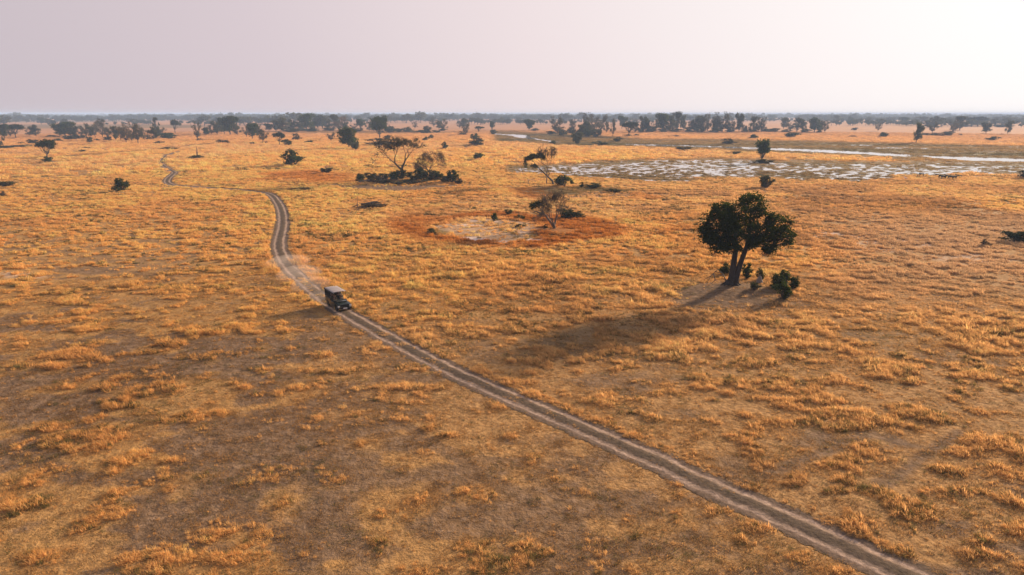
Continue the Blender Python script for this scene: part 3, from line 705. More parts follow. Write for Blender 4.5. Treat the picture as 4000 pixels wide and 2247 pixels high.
IN2 = [(20, 235, 330, 100, 't'), (200, 190, 292, 110, 't'), (345, 175, 290, 120, 't'), (470, 170, 285, 100, 's'), (570, 190, 280, 110, 'r'), (625, 150, 262, 100, 't'), (725, 150, 266, 110, 't'), (840, 190, 282, 110, 's'), (910, 200, 290, 90, 't'), (985, 215, 280, 80, 's'), (1190, 190, 295, 100, 't'), (1310, 200, 290, 80, 's'), (1840, 190, 270, 80, 't'), (2050, 190, 262, 70, 's')]
IN3 = [(740, 200, 335, 110, 't'), (840, 190, 325, 120, 's'), (950, 200, 310, 70, 's'), (770, 240, 340, 120, 't'), (1240, 200, 310, 90, 's'), (1370, 180, 300, 100, 't'), (1440, 170, 300, 90, 's'), (1580, 140, 300, 110, 't'), (1610, 180, 300, 80, 's'), (1790, 190, 298, 90, 's'), (1830, 170, 298, 100, 't'), (1920, 165, 298, 110, 's'), (2040, 170, 302, 110, 't'), (2170, 170, 302, 100, 's'), (2060, 140, 300, 90, 's'), (2230, 190, 302, 80, 's'), (2480, 190, 302, 90, 's')]
IN4 = [(220, 200, 290, 90, 's'), (350, 200, 292, 90, 't'), (520, 185, 300, 80, 't'), (1600, 180, 250, 90, 't'), (1750, 160, 248, 90, 't'), (1890, 180, 290, 70, 's'), (2050, 175, 245, 120, 't'), (2160, 170, 240, 110, 's')]
T1 += IN1; T2 += IN2; T3 += IN3; T4 += IN4
for L, zone, grp in ((strip(T1, 0), 'left woodland', 'trees left of the far track'), (strip(T2, 1000), 'middle woodland', 'trees in the middle distance'),
                     (strip(T3, 2000), 'belt beyond the river', 'trees behind the river'), (strip(T4, 3000), 'far right plain', 'trees on the far right plain'),
                     (T5, 'hazy line near the horizon', 'hazy trees near the horizon')):
    for i, (x, t, b, w, k) in enumerate(sorted(L)):
        o_ = ORD[i] if i < len(ORD) else None
        if o_ is None or i >= len(L) // 2 + 3:
            q = ORD[len(L) - 1 - i]; s_ = (q + 'from the right' if q else 'rightmost')
        else: s_ = (o_ + 'from the left' if o_ else 'leftmost')
        lab = 'tree of the %s, %s, %s' % (zone, s_, LOOK[k])
        plant_tree(x, t, b, w, k, lab, grp)

# single trees that stand out
plant_tree(185, 549, 632, 80, 'u', 'dark umbrella tree on a low mound near the left edge', None, variant=1)
plant_tree(1363, 495, 581, 90, 'r', 'leafy dark tree standing alone left of the tall bare tree', None, variant=2)
plant_tree(2976, 541, 634, 62, 'r', 'small dark round tree between river and marsh', None, variant=0)
plant_tree(3579, 480, 558, 46, 't', 'narrow leaning tree alone on the plain beyond the river', None, variant=1)

# the big green tree
def hero_tree():
    g = np.random.default_rng(11)
    p, dep = gp(2856, 1131); p.z = hz_at(p.x, p.y)
    L = [(-2.3, 0, 8.5, 2.2, 2.4, 2.6), (-1.9, .6, 10.6, 1.7, 1.7, 1.0), (1.9, .2, 11.3, 1.9, 2.0, 1.5), (.4, -.9, 8.4, 2.2, 2.2, 1.9), (.2, 1.8, 9.3, 2.2, 1.8, 1.9), (3.3, -.4, 7.7, 1.7, 1.8, 1.4),
         (5.6, .3, 8.7, 2.0, 2.0, 1.3), (6.5, -.2, 7.0, 1.5, 1.8, 1.3), (4.9, .6, 5.8, 1.2, 1.4, .9), (4.2, 0, 9.2, 1.2, 1.3, .8), (-2.6, .3, 6.2, 1.3, 1.4, .7), (2.6, -.8, 6.6, 1.2, 1.3, .7), (.3, .9, 6.9, 1.3, 1.3, .8), (-3.7, -.3, 6.7, 1.3, 1.4, .75), (-1.6, .2, 5.3, .9, .9, .8), (-.5, -.4, 5.5, .8, .8, .8), (-3.3, .2, 7.4, 1.2, 1.5, 1.4), (.7, -1.1, 6.0, 1.2, .9, 1.0), (-2.4, -.6, 5.3, 1.0, .9, .6), (4.6, -.5, 5.2, 1.1, 1.1, .7), (-4.2, 0, 7.9, .9, 1.1, 1.0), (-.9, -.9, 6.2, 1.0, .9, .8), (1.9, -.9, 6.0, .8, .8, .6), (2.7, .3, 6.0, .9, .9, .6), (3.0, .4, 10.2, 1.0, 1.0, .8)]
    cl = lobe_clumps(L, 6.5, g, .40)
    for hx, hzz, rad in ((3.7, 9.1, .75), (.9, 9.9, .55), (1.0, 6.1, .7), (4.4, 6.6, .5), (-.4, 7.2, .4)):   # gaps the light comes through
        cl = cl[np.hypot(cl[:, 0] - hx, cl[:, 2] - hzz) > rad]
    mb = MB(); mb.quads(leaf_quads(cl, 38, g.uniform(.28, .70, len(cl)), .13, g))
    wisp = np.array([[-5.0, .2, 9.3], [-5.5, 0, 8.6], [-5.2, -.3, 7.9], [-4.6, .3, 9.9], [-5.8, .1, 7.6], [2.4, .2, 12.9], [7.7, 0, 9.4], [7.6, .1, 5.9], [6.2, .2, 5.2]])
    mb.quads(leaf_quads(wisp, 26, .42, .10, g))
    root = empty('savanna_tree', p); tag(root, 'big dark green leafy tree with a forked trunk on bare mound', 'tree')
    tb = MB()
    tb.tube([(-.1, 0, -.3), (-.1, 0, .25), (0, 0, 1.0), (.05, 0, 2.8), (.2, 0, 5.0), (.0, .1, 7.2), (-.6, .1, 9.0), (-1.2, .2, 10.4)], [1.0, .68, .52, .42, .35, .28, .18, .06], 10)
    tb.tube([(.35, -.1, -.2), (.5, -.1, 1.0), (1.0, -.1, 3.2), (1.6, -.1, 5.3), (1.9, 0, 6.6), (1.8, .1, 8.6), (1.9, .2, 11.0)], [.65, .45, .36, .31, .24, .16, .05], 9)
    tb.tube([(1.7, -.05, 5.4), (2.4, -.1, 5.85), (4.0, -.1, 6.2), (5.6, .1, 7.2), (6.6, .2, 8.4)], [.25, .22, .17, .12, .05], 7)
    tb.tube([(4.0, -.1, 6.2), (5.4, 0, 6.3), (7.2, -.1, 6.7)], [.13, .1, .04], 6)
    tb.tube([(.1, 0, 6.0), (-1.2, .1, 7.0), (-2.6, 0, 8.4), (-3.2, 0, 9.6)], [.2, .16, .1, .04], 7)
    tb.tube([(.1, 0, 5.2), (-1.4, -.1, 6.0), (-3.2, -.2, 6.6)], [.16, .11, .04], 6)
    tb.tube([(-2.4, 0, 8.2), (-4.2, .1, 8.5), (-5.3, .1, 8.8)], [.08, .05, .02], 5)
    for a in range(7):                                  # root flare
        t = a / 7 * 6.28
        tb.tube([(.5 * math.cos(t), .4 * math.sin(t), .55), (1.0 * math.cos(t), .8 * math.sin(t), .05), (1.9 * math.cos(t), 1.5 * math.sin(t), -.35)], [.24, .18, .06], 6)
    for c in cl[::2]:
        b = Vector((c[0] * .8 + .1, c[1] * .8, c[2] - .6)); limb(tb, b, c, .04, .012, g, 2, 0, 4)
    link('trunk', tb.mesh('trunk', [simple('dark_bark', (.035, .028, .024), .95, scale=2.5, var=.4)], True), root); link('crown', mb.mesh('crown', [M['leaf']]), root)
hero_tree()

# bare and half-bare trees grown from their base
def grow(mb, p, d, L, r, depth, g, spread, up, tips, minr=.012, kids=(2, 3)):
    n = 3; pts = [p]; rad = [r]; q = p.copy(); dd = d.copy()
    for i in range(n):
        dd = (dd + Vector(g.normal(0, .13, 3)) + Vector((0, 0, up))).normalized()
        q = q + dd * (L / n); pts.append(q.copy()); rad.append(max(minr, r * (1 - .28 * (i + 1) / n)))
    mb.tube(pts, rad, 7 if depth > 4 else 4 if depth > 2 else 3, cap=False)
    if depth == 0: tips.append(q); return
    if depth <= 2: tips.append(q)
    k = int(g.integers(kids[0], kids[1] + 1)); t0 = g.uniform(0, 6.28)
    a = dd.orthogonal().normalized(); b = dd.cross(a)
    for i in range(k):
        t = t0 + 6.28 * i / k + g.normal(0, .3); s = spread * g.uniform(.65, 1.25)
        nd = (dd * math.cos(s) + (a * math.cos(t) + b * math.sin(t)) * math.sin(s)).normalized()
        grow(mb, q, nd, L * g.uniform(.68, .88), rad[-1] * (.74 if k == 2 else .66), depth - 1, g, spread, up * .9, tips, minr, kids)
def bare_tree(px, top, base, w, seed, label, spread, up, depth, leafn, leafmat, barkmat, trunk=.22, r0=.42, lean=(0, 0, 1), cr=.5, lf=.10, flat=1.0, stems=1, minr=.012):
    g = np.random.default_rng(seed); p, dep = gp(px, base); p.z = hz_at(p.x, p.y) - .1
    hm = (base - top) / F * dep; wm = w / F * dep
    mb = MB(); tips = []
    for s in range(stems):
        dv = Vector(lean) + (Vector((math.cos(s * 2.4), math.sin(s * 2.4), 0)) * .35 if stems > 1 else Vector((0, 0, 0)))
        grow(mb, Vector((.25 * s, .1 * s, 0)), dv.normalized(), hm * trunk, r0 * (1 if s == 0 else .75), depth, g, spread, up, tips, minr)
    V = np.array(mb.V); T = np.array([tuple(t) for t in tips])
    sz = hm / T[:, 2].max(); c = np.percentile(T[:, 0], (2, 98)); sx = wm / (c[1] - c[0]); cx = 0
    for A in (V, T): A[:, 0] *= sx; A[:, 1] *= sx; A[:, 2] *= sz
    mb.V = [tuple(v) for v in V.tolist()]
    root = empty('bare_tree', p); tag(root, label, 'tree')
    link('trunk', mb.mesh('trunk', [M[barkmat]], True), root)
    if leafn:
        lb = MB(); lb.quads(leaf_quads(T, leafn, cr, lf, g, flat)); link('crown', lb.mesh('crown', [M[leafmat]]), root)
    return root, p, dep
bare_tree(1569, 538, 702, 180, 3, 'tall half-bare tree with spreading bent limbs above the dark thicket', .50, .06, 7, 11, 'leaf_dry', 'bark', trunk=.20, r0=.55, cr=.65, lf=.15, minr=.045)
bare_tree(1688, 590, 700, 112, 8, 'lower brown round-crowned tree right of the tall half-bare tree', .55, -.01, 7, 7, 'leaf_brown', 'bark', trunk=.22, r0=.36, cr=.5, lf=.10, minr=.03)
bare_tree(2135, 565, 722, 76, 12, 'leafless tree with upright fan of twigs above a dark bush', .30, .05, 7, 3, 'leaf_dry', 'bark_mid', trunk=.34, r0=.38, cr=.35, lf=.09, minr=.065)
def leaning_tree():
    g = np.random.default_rng(5); p, dep = gp(2160, 720); p.z = hz_at(p.x, p.y); k = dep / F
    q = lambda x, y, dy=0: ((x - 2160) * k, dy, (720 - y) * k)
    tb = MB()
    tb.tube([q(2162, 724), q(2158, 708), q(2138, 690), q(2115, 668), q(2100, 655), q(2090, 642), q(2072, 622)], [.42, .36, .28, .22, .17, .12, .05], 7)
    tb.tube([q(2138, 690), q(2146, 680), q(2140, 668), q(2134, 650), q(2113, 638), q(2116, 622)], [.2, .18, .15, .12, .09, .04], 6)
    tb.tube([q(2100, 655), q(2090, 648), q(2088, 656)], [.1, .08, .04], 5)
    tb.tube([q(2113, 638), q(2100, 626), q(2085, 615)], [.08, .06, .03], 5)
    L = [(*q(2062, 621), 1.5, 1.5, .8), (*q(2053, 642, .3), .6, .7, 1.4), (*q(2080, 614), 1.6, 1.6, .9), (*q(2108, 612), 1.6, 1.6, .9), (*q(2124, 620), .7, .8, .7), (*q(2086, 651), 1.1, 1.1, .7)]
    L = [(x, y, z, a, b, c) for (x, y, z, a, b, c) in L]
    lb = MB(); lb.quads(leaf_quads(lobe_clumps(L, 12, g, .3), 26, .42, .13, g))
    root = empty('leaning_tree', p); tag(root, 'leaning tree with dark green leaf clumps held out to the left', 'tree')
    link('trunk', tb.mesh('trunk', [M['bark']], True), root); link('crown', lb.mesh('crown', [M['leaf_olive']]), root)
leaning_tree()
def twisted_tree():
    r, p, dep = bare_tree(2163, 737, 900, 132, 21, 'twisted grey multi-stemmed tree at the edge of the rusty pan', .42, .03, 6, 3, 'leaf_dry', 'bark_mid', trunk=.27, r0=.42, lean=(-.25, 0, 1), cr=.5, lf=.075, stems=3, minr=.035)
    g = np.random.default_rng(6); k = dep / F
    q = lambda x, y: ((x - 2163) * k, 0, (900 - y) * k)
    L = [(*q(2092, 803), 1.3, 1.2, .7), (*q(2078, 812), .8, .8, .6), (*q(2108, 798), .8, .9, .6)]
    lb = MB(); lb.quads(leaf_quads(lobe_clumps(L, 14, g, .2), 22, .35, .10, g)); o = link('leaf_clump', lb.mesh('leaf_clump', [M['leaf']]), r); o['label'] = 'dark green leaf clump on the left limb'
    tb = MB(); tb.tube([q(2158, 885), q(2130, 845), q(2112, 838), q(2082, 828), q(2074, 820)], [.28, .22, .16, .1, .03], 6); tb.tube([q(2125, 843), q(2112, 822), q(2098, 808)], [.16, .12, .04], 6)
    link('limb', tb.mesh('limb', [M['bark_pale']], True), r)
twisted_tree()

# bushes one by one: x, top, base, width, kind, label
BL = [
 (477, 703, 752, 66, 'd', 'round dark bush casting a long shadow on the left plain'),
 (1133, 586, 648, 70, 'd', 'upright dark bush right of the track bend'),
 (1165, 610, 625, 50, 'o', 'low olive bush against the right side of the upright dark bush'),
 (1121, 543, 568, 38, 'd', 'square dark bush below the small flat umbrella tree'),
 (322, 585, 594, 24, 'k', 'small dark bush alone right of the left umbrella tree'),
 (652, 573, 585, 66, 'o', 'long low bush beyond the far track bend'),
 (865, 547, 561, 42, 'k', 'small dark bush left of the middle woodland'),
 (188, 612, 636, 36, 'd', 'dark bush around the foot of the left umbrella tree'),
 (1155, 524, 549, 34, 'k', 'dark bush right of the square bush in middle distance'),
 (1209, 547, 558, 34, 'o', 'low olive bush between the square bush and leafy dark tree'),
 (1388, 555, 584, 40, 'o', 'brownish bush at the foot of the lone leafy dark tree'),
 (1490, 543, 568, 130, 'k', 'long dark thicket behind the tall half-bare tree'),
 (1515, 529, 547, 28, 'k', 'small round bush on top of the long dark thicket'),
 (1664, 533, 551, 24, 'd', 'small bush, lower of two right of the long thicket'),
 (1686, 527, 541, 20, 'd', 'small bush, upper of two right of the long thicket'),
 (1735, 554, 583, 24, 'd', 'narrow upright bush on the plain right of the half-bare trees'),
 (1857, 522, 546, 36, 'd', 'round bush behind the bushy mound in the middle'),
 (1858, 543, 571, 70, 'o', 'bush crowning a low mound in the middle of the plain'),
 (1869, 596, 624, 44, 'd', 'dark squat bush left of the leafless fan tree'),
 (1279, 655, 676, 46, 'o', 'bush wrapped round a dead stump by the red patch'),
 (1411, 681, 710, 42, 'd', 'spiky dark bush, leftmost of the thicket under the half-bare trees'),
 (1535, 677, 712, 40, 'd', 'dark bush just left of the tall half-bare trunk'),
 (1600, 672, 696, 30, 'd', 'dark bush just right of the tall half-bare trunk'),
 (1638, 660, 708, 54, 'd', 'large dark bush under the brown round-crowned tree'),
 (1680, 668, 712, 52, 'o', 'olive bush right of the large dark thicket bush'),
 (1660, 695, 716, 30, 'o', 'low olive-green bush in front of the thicket'),
 (1764, 668, 716, 52, 'd', 'dark bush, rightmost of the thicket under the half-bare trees'),
 (1445, 676, 706, 44, 'o', 'olive bush just right of the leftmost thicket bush'),
 (1500, 680, 708, 46, 'o', 'olive bush left of the pair by the tall trunk'),
 (1570, 668, 706, 44, 'o', 'olive bush wrapped round the tall half-bare trunk'),
 (1620, 684, 712, 44, 'o', 'olive-green bush left of the large dark thicket bush'),
 (1712, 674, 710, 48, 'd', 'dark bush in the right half of the thicket'),
 (1738, 690, 716, 44, 'o', 'low olive bush against the rightmost thicket bush'),
 (1500, 704, 718, 90, 'b', 'brown low scrub along the front of the thicket'),
 (1600, 708, 720, 110, 'g', 'grey low scrub along the front of the thicket'),
 (1790, 700, 719, 40, 'g', 'pale grey scrub at the right end of the thicket'),
 (1470, 690, 714, 60, 'b', 'brown dead scrub between the dark thicket bushes'),
 (2196, 687, 733, 60, 'd', 'round dark bush at the foot of the leafless fan tree'),
 (2232, 705, 727, 18, 'd', 'small dark bush right of the fan tree bush'),
 (2272, 717, 736, 22, 'k', 'black-green bush at the start of the low scrub strip'),
 (2320, 719, 736, 70, 'o', 'low olive scrub strip right of the fan tree'),
 (2400, 738, 752, 60, 'o', 'last low olive scrub at the point of the strip'),
 (2206, 816, 853, 64, 'k', 'dense dark bush behind the twisted tree'),
 (2255, 822, 853, 58, 'o', 'greyer half of the bush behind the twisted tree'),
 (1930, 833, 862, 28, 'd', 'small dark bush on the far rim of the pan'),
 (1984, 817, 840, 28, 'o', 'small olive bush behind the pan'),
 (2035, 838, 858, 40, 'o', 'low olive bush between the pan and twisted tree'),
 (2132, 884, 898, 22, 'k', 'low bush touching the twisted trunk'),
 (1683, 893, 914, 44, 'o', 'low olive bush on the left rim of the pan'),
 (2030, 874, 888, 36, 'o', 'flat olive bush inside the pan near its right side'),
 (2990, 686, 735, 56, 'o', 'round olive bush on the near bank of the marsh'),
 (2978, 616, 636, 70, 'o', 'low bush under the small dark round tree'),
 (3975, 905, 945, 90, 'k', 'dark low bush on bare earth at the right edge'),
 (3848, 935, 962, 34, 'b', 'small brown bush near the right edge'),
 (3995, 668, 698, 40, 'k', 'dark bush cut by the right edge beside the marsh'),
 (2256, 517, 562, 42, 'o', 'grey-green bush standing beside the river bend'),
 (2324, 505, 536, 46, 'o', 'bright olive bush in the tree belt by the river'),
 (2195, 500, 530, 36, 'o', 'pale bush left in the tree belt by the river'),
 (2228, 494, 522, 34, 'o', 'second pale bush in the tree belt by the river'),
 (2162, 550, 563, 24, 'd', 'small dark bush on the river bank below the bend'),
 (2410, 535, 553, 38, 'o', 'bush on the green bank right of the river bend'),
 (2350, 552, 566, 60, 'o', 'low bush on the green bank below the river bend'),
 (2675, 574, 586, 62, 'o', 'low bush on the near river bank'),
 (2870, 590, 602, 60, 'o', 'grassy bush on the near river bank left of the round tree'),
 (2842, 543, 563, 50, 'k', 'dark bush on the mound beyond the river'),
 (2943, 526, 543, 34, 'd', 'dark bush on the plain above the small round tree'),
 (3093, 516, 537, 56, 'd', 'broad bush below the trees of the far right plain'),
 (3453, 518, 537, 38, 'd', 'bush alone on the plain left of the narrow leaning tree'),
 (3706, 514, 531, 38, 'k', 'dark bush right of the narrow leaning tree'),
 (3660, 520, 531, 60, 'k', 'long low scrub right of the narrow leaning tree'),
 (3880, 532, 550, 44, 'd', 'bush on the far right plain near the right edge'),
 (3340, 499, 509, 22, 'k', 'tiny dark bush in the middle of the far right plain'),
 (3330, 529, 536, 38, 'b', 'low brown bush on the far right plain'),
 (2637, 528, 535, 50, 'b', 'low brown scrub in front of the tree belt'),
 (2912, 489, 517, 30, 'o', 'green bush under the right end of the tree belt'),
 (3750, 523, 530, 18, 'k', 'tiny round bush beside the dark bush near the leaning tree'),
 (12, 745, 768, 22, 'b', 'brown scrub at the left edge, upper'),
 (30, 708, 728, 60, 'o', 'low sprawling bush at the left edge of the plain'),
 (60, 567, 577, 130, 'o', 'long low scrub left of the umbrella tree'),
 (125, 545, 563, 36, 'k', 'dark scrub under the leftmost woodland'),
 (620, 550, 561, 34, 'o', 'small bush below the right end of the left woodland'),
 (660, 520, 543, 60, 'd', 'dark bush right of the left woodland'),
 (340, 573, 581, 36, 'o', 'tiny low bush below the left woodland'),
 (3100, 1078, 1130, 44, 'd', 'smaller leafy bush at the far right of the bare mound'),
 (3030, 1075, 1135, 56, 'd', 'dense bush between the termite mound and the right bushes'),
 (3063, 1058, 1120, 52, 'd', 'green leafy bush right of the termite mound'),
 (3055, 1100, 1172, 60, 'd', 'dark bush on the right edge of the bare mound'),
 (2917, 1030, 1092, 40, 'd', 'leafy bush behind the right stem of the big tree'),
 (2838, 1030, 1075, 50, 'd', 'leafy bush behind the left stem of the big tree'),
 (2969, 1042, 1098, 30, 'o', 'slender sapling growing on the termite mound'),
 (2945, 1120, 1148, 44, 'o', 'low scrub in the shade right of the big trunk'),
]
for x, t, b, w, k, lab in BL: plant_bush(x, t, b, w, k, lab)
# understorey of the woods
UN = []
for off, L in ((0, [(530, 325, 355, 110), (730, 330, 375, 130), (820, 330, 368, 100), (980, 365, 390, 50), (1090, 345, 385, 80), (1500, 345, 375, 70), (1690, 310, 360, 130), (580, 365, 395, 90), (200, 400, 425, 80), (310, 400, 420, 60), (290, 310, 330, 90), (2240, 390, 415, 100), (2540, 400, 425, 60), (2010, 365, 388, 80)]),
               (1000, [(1340, 245, 308, 150), (1440, 265, 300, 90), (1530, 240, 302, 100), (1720, 240, 312, 90), (1680, 280, 312, 160), (1810, 280, 306, 80), (1880, 265, 290, 80), (2390, 275, 322, 74), (2070, 295, 330, 90), (560, 262, 295, 200), (350, 262, 300, 180), (730, 255, 290, 130), (1030, 262, 296, 110), (90, 395, 412, 70)]),
               (2000, [(1390, 250, 302, 130), (1530, 262, 302, 120), (1650, 262, 302, 120), (1780, 258, 302, 110), (1290, 265, 302, 80), (1900, 262, 305, 120), (2050, 255, 305, 130), (2190, 255, 303, 100), (2420, 262, 303, 110), (2550, 265, 300, 90), (760, 270, 345, 130), (640, 280, 345, 90), (390, 290, 325, 100), (240, 262, 290, 80), (1160, 325, 348, 110), (1250, 315, 340, 50)]),
               (3000, [(60, 262, 302, 120), (180, 270, 304, 110), (380, 265, 306, 90), (510, 272, 308, 60), (1580, 305, 335, 90), (1990, 215, 245, 120), (1640, 220, 250, 160), (2350, 222, 250, 180)])):
    for x, t, b, w in L: UN.append((off + x / 2.576, 400 + t / 2.576, 400 + b / 2.576, w / 2.576))
UN.sort()
for i, (x, t, b, w) in enumerate(UN):
    z, a = ((('left woodland', 0), ('middle woodland', 1), ('tree belt behind the river', 2), ('far right plain', 3))[min(3, int(x // 1000))])
    j = sum(1 for q in UN[:i] if int(q[0] // 1000) == a)
    lab = '%sunderstorey bush in the %s, low and grey-green' % ((ORD[j] + 'from the left ') if ORD[j] else 'leftmost ', z)
    plant_bush(x, t, b, w, 'odk'[i % 3], lab, 'understorey bushes')

# far-off woods that read as one mass
def far_woods():
    g = np.random.default_rng(9); meshes = []
    for i in range(5):
        gg = np.random.default_rng(40 + i); L = []
        for q in range(6):
            t = gg.uniform(0, 6.28); rr = gg.uniform(.1, .34); L.append((rr * math.cos(t), rr * math.sin(t), gg.uniform(.45, .85), .2, .2, .14))
        mb = MB(); cl = lobe_clumps(L, 90, gg); mb.quads(leaf_quads(cl, 8, .11, .07, gg), 0); k = len(mb.F)
        mb.tube([(0, 0, -.03), (0, 0, .3), (.02, 0, .6)], [.03, .025, .01], 4); mb.M = [0] * k + [1] * (len(mb.F) - k)
        meshes.append(mb.mesh('far_tree', [M['leaf_olive'], M['bark']]))
    coll = proto_collection('far_tree', meshes)
    P = []
    def put(n, r0, r1, sc, thr, pw=1.0):
        A = R(52); th = g.uniform(-A, A, n); r = (g.uniform(0, 1, n) ** pw * (r1 - r0)) + r0
        x = r * np.sin(th); y = r * np.cos(th)
        k = fbm(x, y, sc, 401, 3) > thr
        for a, b in zip(x[k], y[k]): P.append((a, b))
    put(4200, 1500, 2600, 260, .57); put(13000, 2400, 4500, 450, .50); put(26000, 4300, 10000, 900, .38)
    P = np.array(P); n = len(P); r = np.hypot(P[:, 0], P[:, 1])
    hgt = g.uniform(8, 16, n) * (.72 + .6 * sst(.45, .7, fbm(P[:, 0], P[:, 1], 350, 431, 2))) * (1 + .35 * (g.uniform(0, 1, n) > .92)); w = hgt * g.uniform(.9, 1.7, n)
    V = np.concatenate([P, np.zeros((n, 1))], 1)
    print('far woods', n)
    scatter('far_woodland', coll, V, np.stack([np.zeros(n), np.zeros(n), g.uniform(0, 6.28, n)], 1), np.stack([w, w, hgt], 1), g.integers(0, 5, n), None, 'hazy blue-grey woodland lining the whole horizon', 'woodland')
far_woods()

# ------------------------------------------------------------------ dead wood, stumps, termite mound
def branch_heap(name, px, py, pts_list, label, cat, mat='deadwood'):
    p, dep = gp(px, py); p.z = hz_at(p.x, p.y); k = dep / F; mb = MB()
    for pts, r0 in pts_list:
        P = [((x - px) * k, dy * k, (py - y) * k) for x, y, dy in pts]; n = len(P)
        mb.tube(P, [r0 * (1 - .75 * i / (n - 1)) for i in range(n)], 6)
    o = link(name, mb.mesh(name, [M[mat]], True), None, p); tag(o, label, cat); return o
branch_heap('fallen_branch', 2760, 1122, [([(2842, 1118, 0), (2815, 1075, 0), (2790, 1072, 4), (2772, 1090, 0), (2760, 1120, 0)], .10), ([(2784, 1080, 2), (2793, 1105, 0), (2772, 1122, 0)], .08), ([(2790, 1072, 3), (2800, 1062, 0), (2812, 1072, 0)], .06), ([(2772, 1090, 0), (2752, 1100, 0), (2742, 1120, 0)], .05), ([(2835, 1115, 0), (2826, 1085, 6), (2800, 1090, 8)], .06)],
            'dead crooked branch lying left of the big tree', 'dead branch')
branch_heap('dead_stump', 772, 617, [([(772, 620, 0), (771, 600, 0), (773, 585, 0), (770, 574, 0)], .5), ([(772, 600, 0), (778, 594, 0)], .2), ([(772, 614, 0), (735, 617, 0), (705, 618, -10), (698, 610, -10)], .35), ([(772, 616, 0), (795, 612, 0), (802, 610, 0)], .3), ([(715, 618, -8), (706, 622, -10)], .2)],
            'dead stump with sprawling branches beside the far track', 'dead stump')
plant_bush(765, 604, 621, 50, 'o', 'olive scrub piled round the dead stump')
branch_heap('dead_stump', 1276, 668, [([(1276, 672, 0), (1273, 655, 0), (1275, 644, 0)], .28), ([(1274, 655, 0), (1279, 648, 0)], .12), ([(1274, 658, 0), (1268, 650, 0)], .1)], 'thin dead stump rising from the bush by red patch', 'dead stump')
branch_heap('brushwood', 1430, 812, [([(1396, 812, 0), (1397, 792, 0), (1399, 766, 0)], .14), ([(1380, 815, 0), (1420, 806, 5), (1470, 800, 0)], .3), ([(1390, 818, -8), (1440, 808, 0), (1490, 795, 6)], .26), ([(1410, 800, 6), (1450, 792, 4), (1475, 786, 0)], .3), ([(1375, 810, 6), (1400, 800, 4), (1410, 812, 0)], .2), ([(1440, 812, -5), (1462, 790, 0), (1480, 790, 3)], .18), ([(1400, 818, -6), (1455, 818, -8), (1500, 822, -5)], .2)],
            'grey heap of fallen brushwood with one upright stick', 'brushwood')
plant_bush(1460, 788, 808, 90, 'b', 'brown dead scrub tangled in the brushwood heap')
plant_bush(1195, 736, 744, 105, 'b', 'long brown flattened scrub beside the track bend')
branch_heap('fallen_log', 1390, 716, [([(1400, 712, 0), (1430, 706, 0), (1470, 704, 0)], .35), ([(1480, 712, -4), (1500, 690, 0), (1506, 684, 0)], .2), ([(1490, 712, -3), (1512, 700, 0), (1525, 682, 0)], .2), ([(1500, 712, -5), (1486, 694, 0)], .16)], 'pale fallen log among the thicket bushes', 'fallen log', 'bark_pale')
branch_heap('dead_sapling', 2063, 718, [([(2063, 720, 0), (2063, 710, 0), (2060, 704, 0)], .16), ([(2063, 710, 0), (2068, 704, 0)], .12)], 'tiny pale dead sapling left of the fan tree', 'dead sapling', 'bark_pale')
def termite_mound():
    g = np.random.default_rng(3); p, dep = gp(2966, 1112); p.z = hz_at(p.x, p.y); mb = MB(); n = 10; V = []; Fs = []
    prof = [(.6, -.2), (.5, .1), (.42, .35), (.34, .6), (.24, .85), (.14, 1.0), (.04, 1.08)]
    for r, z in prof:
        for k in range(n):
            t = 6.28318 * k / n; q = r * g.uniform(.85, 1.15); V.append((q * math.cos(t), q * math.sin(t), z + g.normal(0, .03)))
    for i in range(len(prof) - 1):
        for k in range(n): Fs.append((i * n + k, i * n + (k + 1) % n, (i + 1) * n + (k + 1) % n, (i + 1) * n + k))
    Fs.append(tuple((len(prof) - 1) * n + k for k in range(n))); mb.add(V, Fs)
    o = link('termite_mound', mb.mesh('termite_mound', [simple('termite_clay', (.22, .18, .155), .95, scale=4)], True), None, p); tag(o, 'pale grey termite mound right of the big tree trunk', 'termite mound')
termite_mound()

